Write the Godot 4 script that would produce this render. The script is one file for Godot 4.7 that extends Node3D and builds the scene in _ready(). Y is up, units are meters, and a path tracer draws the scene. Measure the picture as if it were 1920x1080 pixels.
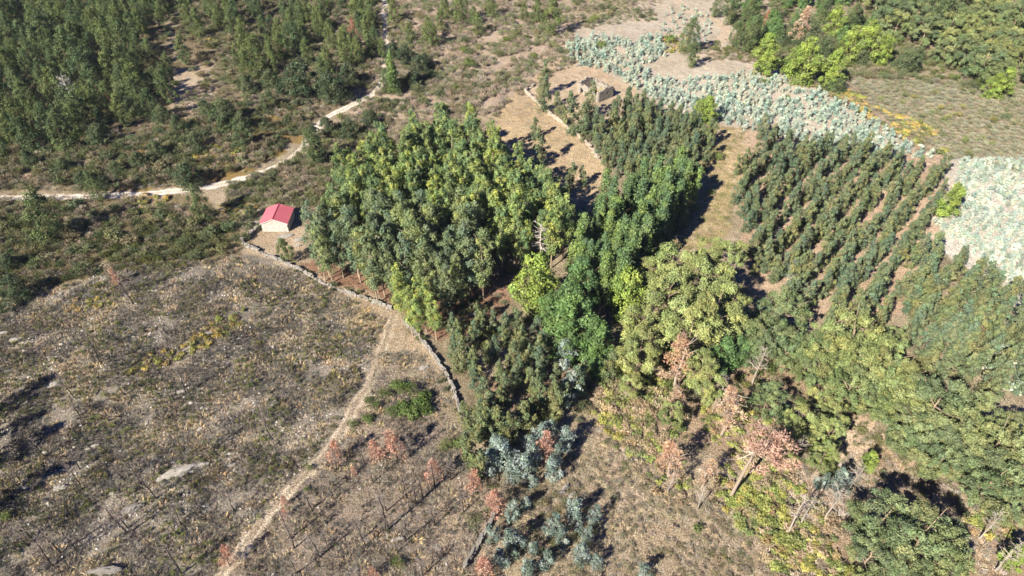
extends Node3D
# Aerial view over a wooded hillside: eucalyptus grove, burnt slope, stone hut, roofless ruin.

const CAM_H := 90.0
const PITCH := 42.0
const FOC := 1279.0

var rng := RandomNumberGenerator.new()
var n_big := FastNoiseLite.new()
var n_mid := FastNoiseLite.new()
var n_fine := FastNoiseLite.new()
var names := {}
var taken := {}
var regions := []
var kinds := {}
var marks := []
var mats := {}
var cover_no := 0
var track_pts := PackedVector2Array()

# ------------------------------------------------------------------ mesh buffer
class Buf:
	var v := PackedVector3Array()
	var c := PackedColorArray()
	func tri(a: Vector3, b: Vector3, d: Vector3, col: Color) -> void:
		v.push_back(a); v.push_back(b); v.push_back(d)
		c.push_back(col); c.push_back(col); c.push_back(col)
	func quad(a: Vector3, b: Vector3, d: Vector3, e: Vector3, col: Color) -> void:
		tri(a, b, d, col); tri(a, d, e, col)
	func done() -> ArrayMesh:
		var arr := []
		arr.resize(Mesh.ARRAY_MAX)
		arr[Mesh.ARRAY_VERTEX] = v
		arr[Mesh.ARRAY_COLOR] = c
		var m := ArrayMesh.new()
		m.add_surface_from_arrays(Mesh.PRIMITIVE_TRIANGLES, arr)
		return m

func rf(a: float, b: float) -> float:
	return rng.randf_range(a, b)

func rdir() -> Vector3:
	var z := rf(-1, 1)
	var a := rf(0, TAU)
	var r := sqrt(1.0 - z * z)
	return Vector3(r * cos(a), z, r * sin(a))

func vary(c: Color, k: float) -> Color:
	var f := 1.0 + rf(-k, k)
	return Color(c.r * f * (1.0 + rf(-k, k) * 0.35), c.g * f, c.b * f * (1.0 + rf(-k, k) * 0.35))

func tube(b: Buf, pts: Array, r0: float, r1: float, sides: int, col: Color) -> void:
	var n := pts.size()
	var prev := []
	for i in n:
		var d: Vector3 = (pts[mini(i + 1, n - 1)] - pts[maxi(i - 1, 0)]).normalized()
		var u := d.cross(Vector3(0.31, 0.2, 0.93)).normalized()
		var w := d.cross(u)
		var r := lerpf(r0, r1, float(i) / (n - 1))
		var ring := []
		for k in sides:
			var a := TAU * k / sides
			ring.append(pts[i] + (u * cos(a) + w * sin(a)) * r)
		if i > 0:
			for k in sides:
				var k2 := (k + 1) % sides
				b.quad(prev[k], ring[k], ring[k2], prev[k2], vary(col, 0.15))
		prev = ring

func leaf(b: Buf, p: Vector3, nrm: Vector3, size: float, col: Color) -> void:
	var u := nrm.cross(rdir()).normalized()
	var w := nrm.cross(u)
	var s := size * rf(0.6, 1.35)
	var e := rf(0.45, 0.8)
	var dip := nrm * s * rf(-0.25, 0.1)
	b.tri(p - u * s, p + w * s * e, p + u * s + dip, col)
	b.tri(p - u * s, p + u * s + dip, p - w * s * e, col)

func spike(b: Buf, p: Vector3, d: Vector3, len: float, wid: float, col: Color) -> void:
	var u := d.cross(rdir()).normalized() * wid
	b.tri(p - u, p + u, p + d * len, col)

func profile(kind: String, t: float) -> float:
	match kind:
		"column": return pow(maxf(sin(PI * (0.12 + 0.8 * t)), 0.0), 0.6)
		"dome": return sqrt(maxf(1.0 - t * t, 0.02))
		"cone": return pow(1.0 - t * 0.94, 0.75)
		"egg": return pow(maxf(sin(PI * (0.16 + 0.78 * pow(t, 0.8))), 0.0), 0.75)
		"umbrella": return pow(maxf(sin(PI * (0.22 + 0.68 * t)), 0.0), 0.55)
	return 1.0

# crown made of leaf clumps spread through its volume, each leaf a small bent face
func crown(o: Dictionary) -> ArrayMesh:
	var b := Buf.new()
	var cols: Array = o.cols
	var n: int = o.n
	var lop := rdir() * 0.22
	var heads := []
	var tones := []
	for i in n:
		var t := clampf((i + rf(-0.6, 0.6)) / (n - 1.0), 0.0, 1.0)
		var env: float = profile(o.prof, t) * o.w * 0.5 * rf(0.72, 1.12)
		var pr: float = o.pr * rf(0.6, 1.35) * lerpf(1.05, 0.7, t)
		var sd := Vector3(rf(-50, 50), rf(-50, 50), rf(-50, 50))
		var st := Vector3(rf(0.75, 1.3), rf(0.8, 1.25), rf(0.75, 1.3))
		var rad := maxf(env - pr * 0.6, 0.0) * (rf(0.75, 1.0) if i % 4 else rf(0.1, 0.5))
		var a := i * 2.39996 + rf(-0.5, 0.5)
		var c := Vector3(cos(a) * rad + lop.x * o.w * t, lerpf(o.h0, o.h1, t) - pr * 0.3, sin(a) * rad + lop.z * o.w * t)
		if o.has("lobes"):
			# clumps gathered on the tops of a few big lobes, with gaps between the lobes
			var nl: int = o.lobes
			var li := i % nl
			if i < nl:
				var lt := clampf((i + 0.5) / nl, 0.0, 1.0)
				var le: float = profile(o.prof, lt) * o.w * 0.5
				var la := i * 2.39996 + rf(-0.4, 0.4)
				heads.append(Vector3(cos(la) * maxf(le - o.lr * 0.7, 0.0), lerpf(o.h0, o.h1, lt) - o.lr * 0.4, sin(la) * maxf(le - o.lr * 0.7, 0.0)))
				tones.append(vary(cols[rng.randi() % cols.size()], 0.2))
			var hd := rdir()
			hd.y = absf(hd.y) * 1.2 - 0.25
			c = heads[li] + hd.normalized() * Vector3(o.lr, o.lr * 0.75, o.lr) * rf(0.65, 1.1)
			pr = o.pr * rf(0.7, 1.3)
			a = atan2(c.z, c.x)
		var tone: Color = vary(cols[rng.randi() % cols.size()] if tones.is_empty() else tones[i % tones.size()], 0.2)
		var out := Vector3(cos(a), 0.9, sin(a)).normalized()
		for k in int(o.per):
			var d := rdir()
			if d.dot(out) < -0.25 and k % 3:
				d = -d
			var lump := 0.95 + 1.15 * n_fine.get_noise_3dv(d * 3.6 + sd)
			var p := c + Vector3(d.x * pr * st.x, d.y * pr * o.pv * st.y, d.z * pr * st.z) * lump * pow(rf(0.08, 1.0), 0.28)
			if o.get("spike", false):
				var dd := (d + Vector3(0, 0.55, 0) + rdir() * 0.5).normalized()
				spike(b, p, dd, o.leaf * rf(1.3, 2.4), o.leaf * 0.36, vary(tone, 0.25))
			else:
				leaf(b, p, (d + rdir() * 0.8).normalized(), o.leaf, vary(tone, 0.25))
	return b.done()

func trunk(o: Dictionary) -> ArrayMesh:
	var b := Buf.new()
	var top: float = lerpf(o.h0, o.h1, 0.8)
	var pts := [Vector3(0, -0.4, 0)]
	var wob := Vector3.ZERO
	for i in 6:
		wob += Vector3(rf(-1, 1), 0, rf(-1, 1)) * o.get("bend", 0.1)
		pts.append(Vector3(0, top * (i + 1) / 6.0, 0) + wob)
	tube(b, pts, o.tr, o.tr * 0.3, 6, o.bark)
	for i in int(o.get("limbs", 5)):
		var k := 2 + i % 4
		var from: Vector3 = pts[k + 1] if o.h0 > top * 0.3 else pts[k]
		var a := i * 2.4 + rf(-0.4, 0.4)
		var l: float = o.w * rf(0.28, 0.45)
		var to := from + Vector3(cos(a) * l, l * rf(0.4, 0.9), sin(a) * l)
		tube(b, [from, from.lerp(to, 0.5) + Vector3(0, -0.1 * l, 0), to], o.tr * 0.35, o.tr * 0.12, 4, o.bark)
	return b.done()

# leafless crown: thin limbs with twigs
func bare_branches(h: float, w: float, n: int, r: float, col: Color, h0 := 0.35) -> ArrayMesh:
	var b := Buf.new()
	for i in n:
		var t := rf(h0, 0.98)
		var a := i * 2.4 + rf(-0.4, 0.4)
		var l := w * 0.5 * rf(0.5, 1.0) * (1.15 - t * 0.75)
		var from := Vector3(0, h * t, 0)
		var to := from + Vector3(cos(a) * l, l * rf(0.0, 0.7), sin(a) * l)
		var mid := from.lerp(to, 0.5) + rdir() * l * 0.12
		tube(b, [from, mid, to], r, r * 0.4, 3, col)
		for k in 7:
			var q := mid.lerp(to, rf(-0.5, 1.0))
			var d := ((to - from).normalized() + rdir() * 0.9).normalized()
			spike(b, q, d, l * rf(0.2, 0.5), r * 0.55, vary(col, 0.3))
	return b.done()

# ------------------------------------------------------------------ terrain
func hgt(x: float, z: float) -> float:
	return 1.3 * sin(x * 0.032 + 1.3) * cos(z * 0.027 + 0.4) + 0.5 * sin(x * 0.083 + z * 0.061) + 0.35 * sin(z * 0.11 - x * 0.05 + 2.0)

func at(px: float, py: float, h := 0.0) -> Vector3:
	var th := deg_to_rad(PITCH)
	var x := (px - 960.0) / FOC
	var y := -(py - 540.0) / FOC
	var d := Vector3(x, y * cos(th) - sin(th), -y * sin(th) - cos(th))
	var g := 0.0
	var p := Vector3.ZERO
	for i in 5:
		var t := (g + h - CAM_H) / d.y
		p = Vector3(d.x * t, g, d.z * t)
		g = hgt(p.x, p.z)
	p.y = g
	return p

func px_per_m(p: Vector3) -> float:
	var th := deg_to_rad(PITCH)
	return FOC / (-p.z * cos(th) + (CAM_H - p.y) * sin(th))

func poly(a: Array, h := 0.0) -> PackedVector2Array:
	var out := PackedVector2Array()
	for i in range(0, a.size(), 2):
		var p := at(a[i], a[i + 1], h)
		out.append(Vector2(p.x, p.z))
	return out

func inside(p: Vector2, pg: PackedVector2Array) -> bool:
	return Geometry2D.is_point_in_polygon(p, pg)

func box_of(pg: PackedVector2Array) -> Rect2:
	var r := Rect2(pg[0], Vector2.ZERO)
	for p in pg:
		r = r.expand(p)
	return r

func near_line(p: Vector2, line: PackedVector2Array) -> float:
	var best := 1e9
	for i in line.size() - 1:
		best = minf(best, p.distance_to(Geometry2D.get_closest_point_to_segment(p, line[i], line[i + 1])))
	return best

func region(a: Array, c1: Color, c2: Color, ragged := 3.0) -> void:
	var pg := poly(a)
	regions.append({"pg": pg, "box": box_of(pg).grow(ragged), "a": c1, "b": c2, "r": ragged})

func ground_color(x: float, z: float) -> Color:
	var m := n_mid.get_noise_2d(x, z)
	var f := n_fine.get_noise_2d(x, z)
	var c := Color(0.21, 0.175, 0.12).lerp(Color(0.31, 0.26, 0.19), clampf(0.5 + m * 1.3, 0, 1))
	var j := Vector2(n_mid.get_noise_2d(x + 91, z), n_mid.get_noise_2d(x, z - 77))
	var j2 := Vector2(n_fine.get_noise_2d(x + 33, z), n_fine.get_noise_2d(x, z + 55))
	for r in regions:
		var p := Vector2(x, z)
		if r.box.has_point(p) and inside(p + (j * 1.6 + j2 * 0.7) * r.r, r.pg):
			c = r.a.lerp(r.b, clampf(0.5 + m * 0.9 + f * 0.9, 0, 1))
	var k := 1.0 + f * 0.35 + n_fine.get_noise_2d(x * 2.7, z * 2.7) * 0.3
	return Color(c.r * k, c.g * k, c.b * k)

# ------------------------------------------------------------------ materials
func paint(c: Color, rough := 0.85) -> StandardMaterial3D:
	var key := "%s%f" % [c, rough]
	if not mats.has(key):
		var m := StandardMaterial3D.new()
		m.albedo_color = c.linear_to_srgb()
		m.vertex_color_use_as_albedo = true
		m.roughness = rough
		m.metallic_specular = 0.25
		m.cull_mode = BaseMaterial3D.CULL_DISABLED
		mats[key] = m
	return mats[key]

func foliage(c: Color) -> StandardMaterial3D:
	var key := "leaf%s" % c
	if not mats.has(key):
		var m := StandardMaterial3D.new()
		m.albedo_color = c.linear_to_srgb()
		m.vertex_color_use_as_albedo = true
		m.roughness = 0.6
		m.metallic_specular = 0.3
		m.backlight_enabled = true
		m.backlight = Color(0.45, 0.5, 0.25)
		m.cull_mode = BaseMaterial3D.CULL_DISABLED
		mats[key] = m
	return mats[key]

func noise_image(freq: float, seed_: int, lo: float, hi: float, oct := 5) -> ImageTexture:
	var n := FastNoiseLite.new()
	n.seed = seed_
	n.frequency = freq
	n.fractal_octaves = oct
	var im := n.get_seamless_image(1024, 1024)
	im.convert(Image.FORMAT_RGB8)
	var d := im.get_data()
	for i in range(0, d.size(), 3):
		var g := d[i] / 255.0
		g = lerpf(lo, hi, smoothstep(0.36, 0.64, g))
		var s := int(clampf(pow(g, 1.0 / 2.2) * 255.0, 0, 255))
		d[i] = s
		d[i + 1] = s
		d[i + 2] = s
	return ImageTexture.create_from_image(Image.create_from_data(1024, 1024, false, Image.FORMAT_RGB8, d))

func soil() -> StandardMaterial3D:
	var m := StandardMaterial3D.new()
	m.vertex_color_use_as_albedo = true
	m.albedo_texture = noise_image(0.035, 5, 0.5, 1.0)
	m.roughness = 0.95
	m.metallic_specular = 0.15
	var nt := FastNoiseLite.new()
	nt.seed = 8
	nt.frequency = 0.02
	nt.fractal_octaves = 5
	var bump := nt.get_seamless_image(1024, 1024)
	bump.bump_map_to_normal_map(6.0)
	m.normal_enabled = true
	m.normal_texture = ImageTexture.create_from_image(bump)
	m.normal_scale = 0.8
	return m

# ------------------------------------------------------------------ nodes
func numbered(called: String) -> String:
	var k: int = names.get(called, 0)
	names[called] = k + 1
	return called if k == 0 else "%s_%03d" % [called, k]

func mesh(called: String, m: Mesh, mat: Material, parent: Node = self) -> MeshInstance3D:
	var o := MeshInstance3D.new()
	o.name = numbered(called) if parent == self else called
	o.mesh = m
	o.material_override = mat
	parent.add_child(o, true)
	return o

func tag(o: Node, label: String, category: String, group := "") -> void:
	o.set_meta("label", label)
	o.set_meta("category", category)
	if group:
		o.set_meta("group", group)

func thing(called: String, label: String, category: String, pos: Vector3, turn := 0.0, group := "") -> Node3D:
	var o := Node3D.new()
	o.name = numbered(called)
	add_child(o)
	o.position = pos
	o.rotation.y = turn
	tag(o, label, category, group)
	return o

func stuff(called: String, label: String, category: String, m: Mesh, mat: Material, put: Array, group := "") -> void:
	# put: [Transform3D, Color] pairs
	if put.is_empty():
		return
	var mm := MultiMesh.new()
	mm.transform_format = MultiMesh.TRANSFORM_3D
	mm.use_colors = true
	mm.mesh = m
	mm.instance_count = put.size()
	for i in put.size():
		mm.set_instance_transform(i, put[i][0])
		mm.set_instance_color(i, put[i][1])
	var o := MultiMeshInstance3D.new()
	o.name = numbered(called)
	o.multimesh = mm
	o.material_override = mat
	add_child(o)
	tag(o, label, category, group)
	o.set_meta("kind", "stuff")

func spot(x: float, z: float, s: float, sink := 0.0, sy := 1.0) -> Transform3D:
	var b := Basis(Vector3.UP, rf(0, TAU)).scaled(Vector3(s, s * sy, s))
	return Transform3D(b, Vector3(x, hgt(x, z) - sink, z))

func where(p: Vector3, most := 10) -> String:
	var best := 1e9
	var next := 1e9
	var s := ""
	var t := ""
	for m in marks:
		var d := Vector2(p.x - m[0].x, p.z - m[0].z).length()
		if d < best:
			next = best
			t = s
			best = d
			s = m[1]
		elif d < next:
			next = d
			t = m[1]
	for w in ["near ", "by ", "beside ", "around ", "deep in ", "in ", "at ", "along ", "among ", "on "]:
		t = t.trim_prefix(w)
	var all := (s + ", towards " + t).split(" ")
	return " ".join(all) if all.size() <= most else s

# a clear place for a trunk: no other within r
func free_at(p: Vector3, r: float) -> bool:
	var cx := int(floor(p.x / 8.0))
	var cz := int(floor(p.z / 8.0))
	for i in range(-1, 2):
		for j in range(-1, 2):
			for q in taken.get(Vector2i(cx + i, cz + j), []):
				if Vector2(p.x - q.x, p.z - q.z).length() < maxf(r, q.y * 0.8):
					return false
	return true

func take(p: Vector3, r: float) -> void:
	var k := Vector2i(int(floor(p.x / 8.0)), int(floor(p.z / 8.0)))
	if not taken.has(k):
		taken[k] = []
	taken[k].append(Vector3(p.x, r, p.z))

func kind(id: String, called: String, category: String, variants: int, o: Dictionary, tints: Array, words: Array) -> void:
	var vs := []
	for i in variants:
		vs.append([crown(o), trunk(o) if o.get("tr", 0.0) > 0.0 else null])
	var ms := []
	for t in tints:
		ms.append(foliage(t))
	kinds[id] = {"name": called, "cat": category, "vs": vs, "mats": ms, "words": words, "w": o.w, "hc": (o.h0 + o.h1) * 0.5 if o.prof != "dome" else o.h1 * 0.4, "bark": paint(Color.WHITE, 0.9)}

func size_word(s: float) -> String:
	return "small" if s < 0.82 else ("large" if s > 1.2 else "mid-sized")

func grow(id: String, p: Vector3, s: float, label := "", group := "", tint := -1, sy := 1.0) -> Node3D:
	var k: Dictionary = kinds[id]
	var t := tint if tint >= 0 else rng.randi() % int(k.mats.size())
	var v: Array = k.vs[rng.randi() % int(k.vs.size())]
	if label == "":
		label = "%s %s %s" % [size_word(s), k.words[t % k.words.size()], where(p, 13 - 1 - k.words[t % k.words.size()].split(" ").size())]
	take(p, k.w * s * 0.5)
	if v[1] == null:
		var one := mesh(k.name, v[0], k.mats[t])
		one.position = p
		one.rotation.y = rf(0, TAU)
		one.scale = Vector3(s, s * sy, s)
		tag(one, label, k.cat, group)
		return one
	var o := thing(k.name, label, k.cat, p, rf(0, TAU), group)
	o.scale = Vector3(s, s * sy, s)
	mesh("trunk", v[1], k.bark, o)
	mesh("crown", v[0], k.mats[t], o)
	return o

# by where its crown stands: the pixel of the crown's middle and its width there give the place and the size
func tree_at(id: String, px: float, py: float, wpx: float, label := "", group := "", tint := -1, sy := 1.0) -> Node3D:
	var k: Dictionary = kinds[id]
	var p := at(px, py, 4.0)
	var s: float = wpx / px_per_m(p) / k.w
	p = at(px, py, k.hc * s * sy)
	s = wpx / px_per_m(p + Vector3(0, k.hc * s, 0)) / k.w
	p = at(px, py, k.hc * s * sy)
	return grow(id, p, s, label, group, tint, sy)

func trees_at(id: String, list: Array, group := "", tint := -1, label := "") -> void:
	for i in range(0, list.size(), 3):
		tree_at(id, list[i], list[i + 1], list[i + 2] * (1.14 if id == "wide" else 1.0), label, group, tint)

# jittered lattice of places inside a polygon (turn and two spacings make rows)
func spread(pg: PackedVector2Array, dx: float, dz := -1.0, turn := 0.0, jit := 0.42) -> Array:
	if dz < 0:
		dz = dx
	var out := []
	var c := Vector2.ZERO
	for p in pg:
		c += p / pg.size()
	var rad := 0.0
	for p in pg:
		rad = maxf(rad, p.distance_to(c))
	var u := Vector2(cos(turn), sin(turn))
	var w := Vector2(-u.y, u.x)
	var ni := int(rad / dx) + 1
	var nj := int(rad / dz) + 1
	for i in range(-ni, ni + 1):
		for j in range(-nj, nj + 1):
			var q := c + u * (i + rf(-jit, jit)) * dx + w * (j + rf(-jit, jit)) * dz
			if inside(q, pg):
				out.append(Vector3(q.x, hgt(q.x, q.y), q.y))
	return out

func forest(id: String, pg: PackedVector2Array, gap: float, lo: float, hi: float, group: String, most := 300, turn := 0.0, gap2 := -1.0, jit := 0.42, tint := -1, skip := 0.0, clump := -2.0) -> void:
	var places := []
	for p in spread(pg, gap, gap2, turn, jit):
		if rng.randf() < skip or near_line(Vector2(p.x, p.z), track_pts) < 3.0 or n_mid.get_noise_2d(p.x * 1.5, p.z * 1.5 + 300) < clump:
			continue
		var s := rf(lo, hi)
		if free_at(p, minf(kinds[id].w * s * 0.4, gap * 0.6)):
			take(p, 0.6)
			places.append([p, s])
	places.sort_custom(func(a, b): return a[0].z > b[0].z)
	for i in places.size():
		if i < most:
			grow(id, places[i][0], places[i][1], "", group, tint)
		# the rest are drawn by the caller
	if places.size() > most:
		var rest := [[], [], []]
		for i in range(most, places.size()):
			var p: Vector3 = places[i][0]
			rest[i % 3].append([spot(p.x, p.z, places[i][1]), vary(Color(1, 1, 1), 0.15)])
		var k: Dictionary = kinds[id]
		for j in 3:
			stuff(k.name + "_mass", "%s growing too close to tell apart, %s" % [group, ["the palest", "the darkest", "the rest"][j]], k.cat + " mass", k.vs[j][0], k.mats[j % k.mats.size()], rest[j])

func cover(list: Array, pg: PackedVector2Array, gap: float, lo: float, hi: float, cols: Array, clump := -2.0, sink := 0.0, sy := 1.0, avoid := 0.0) -> void:
	cover_no += 1
	for p in spread(pg, gap, -1.0, cover_no * 0.7, 0.5):
		if clump > -1.5 and n_mid.get_noise_2d(p.x * 1.7 + 400 + cover_no * 37, p.z * 1.7) + n_fine.get_noise_2d(p.x, p.z + cover_no * 50) * 0.35 < clump:
			continue
		if avoid > 0.0 and near_line(Vector2(p.x, p.z), track_pts) < avoid:
			continue
		var pick := n_mid.get_noise_2d(p.x * 0.9 + cover_no * 71, p.z * 0.9 - 150) * 1.1 + rf(-0.5, 0.5)
		var c: Color = vary(cols[clampi(int((0.5 + pick) * cols.size()), 0, cols.size() - 1)], 0.25)
		list.append([spot(p.x, p.z, rf(lo, hi), sink, sy * rf(0.7, 1.3)), c])

# ------------------------------------------------------------------ small meshes
func tuft(n: int, h: float, w: float, wid: float) -> ArrayMesh:
	var b := Buf.new()
	for i in n:
		var a := rf(0, TAU)
		var r := sqrt(rng.randf()) * w * 0.35
		var p := Vector3(cos(a) * r, -0.03, sin(a) * r)
		var d := Vector3(cos(a) * rf(0.3, 1.3), rf(0.35, 0.95), sin(a) * rf(0.3, 1.3)).normalized()
		spike(b, p, d, h * rf(0.6, 1.2), wid, vary(Color(1, 1, 1), 0.3))
	return b.done()

func bush_mesh(puffs: int, w: float, h: float, per: int, size: float, upright := 0.0) -> ArrayMesh:
	var b := Buf.new()
	for i in puffs:
		var a := i * 2.4 + rf(-0.4, 0.4)
		var r := w * 0.34 * sqrt(float(i) / puffs) * rf(0.8, 1.2)
		var pr := w * rf(0.2, 0.32)
		var c := Vector3(cos(a) * r, h * rf(0.3, 0.62), sin(a) * r)
		var tone := vary(Color(1, 1, 1), 0.2)
		for k in per:
			var d := rdir()
			d.y = absf(d.y) if k % 5 else d.y
			var p := c + Vector3(d.x * pr, d.y * h * 0.45, d.z * pr) * (0.95 + 0.9 * n_fine.get_noise_3dv(d * 3.0 + Vector3(i * 17.0, w * 9.0, 0))) * pow(rf(0.2, 1.0), 0.4)
			p.y = maxf(p.y, 0.02)
			if upright > 0.0:
				spike(b, p, (d + Vector3(0, upright, 0) + rdir() * 0.5).normalized(), size * rf(1.2, 2.6), size * 0.4, vary(tone, 0.28))
			else:
				leaf(b, p, (d + rdir() * 0.7).normalized(), size, vary(tone, 0.28))
	return b.done()


func rock_mesh(flat: float, rough: float) -> ArrayMesh:
	var b := Buf.new()
	var n := FastNoiseLite.new()
	n.seed = rng.randi()
	n.frequency = 0.9
	n.noise_type = FastNoiseLite.TYPE_CELLULAR
	n.cellular_return_type = FastNoiseLite.RETURN_DISTANCE2
	var rings := 13
	var segs := 22
	var g := []
	for i in rings + 1:
		var row := []
		for k in segs:
			var ph := PI * i / rings
			var a := TAU * k / segs
			var d := Vector3(sin(ph) * cos(a), cos(ph), sin(ph) * sin(a))
			var r := 1.0 + n.get_noise_3dv(d * 1.5) * rough + n_fine.get_noise_3dv(d * 4.0 + Vector3(n.seed % 97, 0, 0)) * 0.22
			row.append(Vector3(d.x * r, clampf(d.y * r, -0.6, 0.75) * flat, d.z * r * 0.72) * 0.5)
		g.append(row)
	for i in rings:
		for k in segs:
			var k2 := (k + 1) % segs
			b.quad(g[i][k], g[i][k2], g[i + 1][k2], g[i + 1][k], vary(Color(1, 1, 1), 0.25))
	return b.done()

func stone_block(b: Buf, c: Vector3, u: Vector3, w: Vector3, s: Vector3, col: Color) -> void:
	# one irregular stone: a box whose corners are pulled about
	var p := []
	for i in 8:
		var q := Vector3(-1 if i & 1 else 1, -1 if i & 2 else 1, -1 if i & 4 else 1)
		p.append(c + u * q.x * s.x * 0.5 * rf(0.72, 1.0) + Vector3.UP * q.y * s.y * 0.5 * rf(0.75, 1.0) + w * q.z * s.z * 0.5 * rf(0.8, 1.0))
	for f in [[0, 1, 3, 2], [4, 6, 7, 5], [0, 4, 5, 1], [2, 3, 7, 6], [0, 2, 6, 4], [1, 5, 7, 3]]:
		b.quad(p[f[0]], p[f[1]], p[f[2]], p[f[3]], vary(col, 0.07))

func dry_wall(called: String, label: String, pts: PackedVector2Array, wid: float, h: float, col: Color, ruin := 0.1) -> void:
	var b := Buf.new()
	var o := thing(called, label, "stone wall", Vector3(pts[0].x, hgt(pts[0].x, pts[0].y), pts[0].y))
	var base := o.position
	for i in pts.size() - 1:
		var l := pts[i].distance_to(pts[i + 1])
		var d := (pts[i + 1] - pts[i]) / l
		var u := Vector3(d.x, 0, d.y)
		var w := Vector3(-d.y, 0, d.x)
		var x := 0.0
		while x < l:
			var q := pts[i] + d * x
			var g := Vector3(q.x, hgt(q.x, q.y), q.y) - base
			var hh := h * (1.0 + n_fine.get_noise_2d(q.x * 0.8, q.y * 0.8) * 0.5)
			var y := 0.0
			while y < hh:
				for side in [-1, 0, 1]:
					if rng.randf() < ruin * (0.4 + y) or (y > 0.2 and n_fine.get_noise_2d(q.x * 0.35 + 9, q.y * 0.35) > 0.22):
						continue
					var s := Vector3(rf(0.4, 0.75), rf(0.28, 0.42), wid * rf(0.34, 0.5))
					stone_block(b, g + u * rf(-0.12, 0.12) + w * side * wid * 0.32 + Vector3(0, y + 0.1, 0), u.rotated(Vector3.UP, rf(-0.3, 0.3)), w.rotated(Vector3.UP, rf(-0.3, 0.3)), s, vary(col, 0.22))
				y += 0.3
			x += rf(0.42, 0.6)
		for k in int(l * 0.8):
			var q2 := pts[i] + d * rf(0, l) + Vector2(w.x, w.z) * rf(-1.2, 1.2) * wid
			var g2 := Vector3(q2.x, hgt(q2.x, q2.y) + 0.08, q2.y) - base
			stone_block(b, g2, u.rotated(Vector3.UP, rf(0, 3)), w.rotated(Vector3.UP, rf(0, 3)), Vector3(rf(0.3, 0.6), rf(0.2, 0.4), rf(0.25, 0.5)), vary(col, 0.25))
	var st := mesh("stones", b.done(), paint(Color.WHITE, 0.9), o)
	st.set_meta("kind", "stuff")

# a masonry face laid stone by stone from a to b; top(t) is its height, holes are [t0, t1, y0, y1]
func masonry(b: Buf, a: Vector3, c: Vector3, thick: float, cw: float, ch: float, top: Callable, holes: Array, col: Color, down := 0.6) -> void:
	var l := Vector2(c.x - a.x, c.z - a.z).length()
	var u := Vector3(c.x - a.x, 0, c.z - a.z) / l
	var w := Vector3(-u.z, 0, u.x)
	var y := -down
	var row := 0
	while y < 8.0:
		var any := false
		var x := -0.5 * cw * (row % 2)
		while x < l + 0.01:
			var sw := cw * rf(0.8, 1.25)
			var t := (x + sw * 0.5) / l
			var ok: bool = y + ch * 0.5 < top.call(clampf(t, 0, 1)) and t > -0.05 and t < 1.05
			for hl in holes:
				if t > hl[0] and t < hl[1] and y + ch * 0.5 > hl[2] and y + ch * 0.5 < hl[3]:
					ok = false
			if ok:
				any = true
				var p := a + u * clampf(x + sw * 0.5, sw * 0.3, l - sw * 0.3) + Vector3(0, y + ch * 0.5, 0) + w * rf(-0.02, 0.02)
				stone_block(b, p, u, w, Vector3(sw * 1.16, ch * 1.2, thick * rf(0.95, 1.05)), vary(col, 0.16))
			x += sw
		if not any and y > 0.5:
			break
		y += ch
		row += 1

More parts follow.
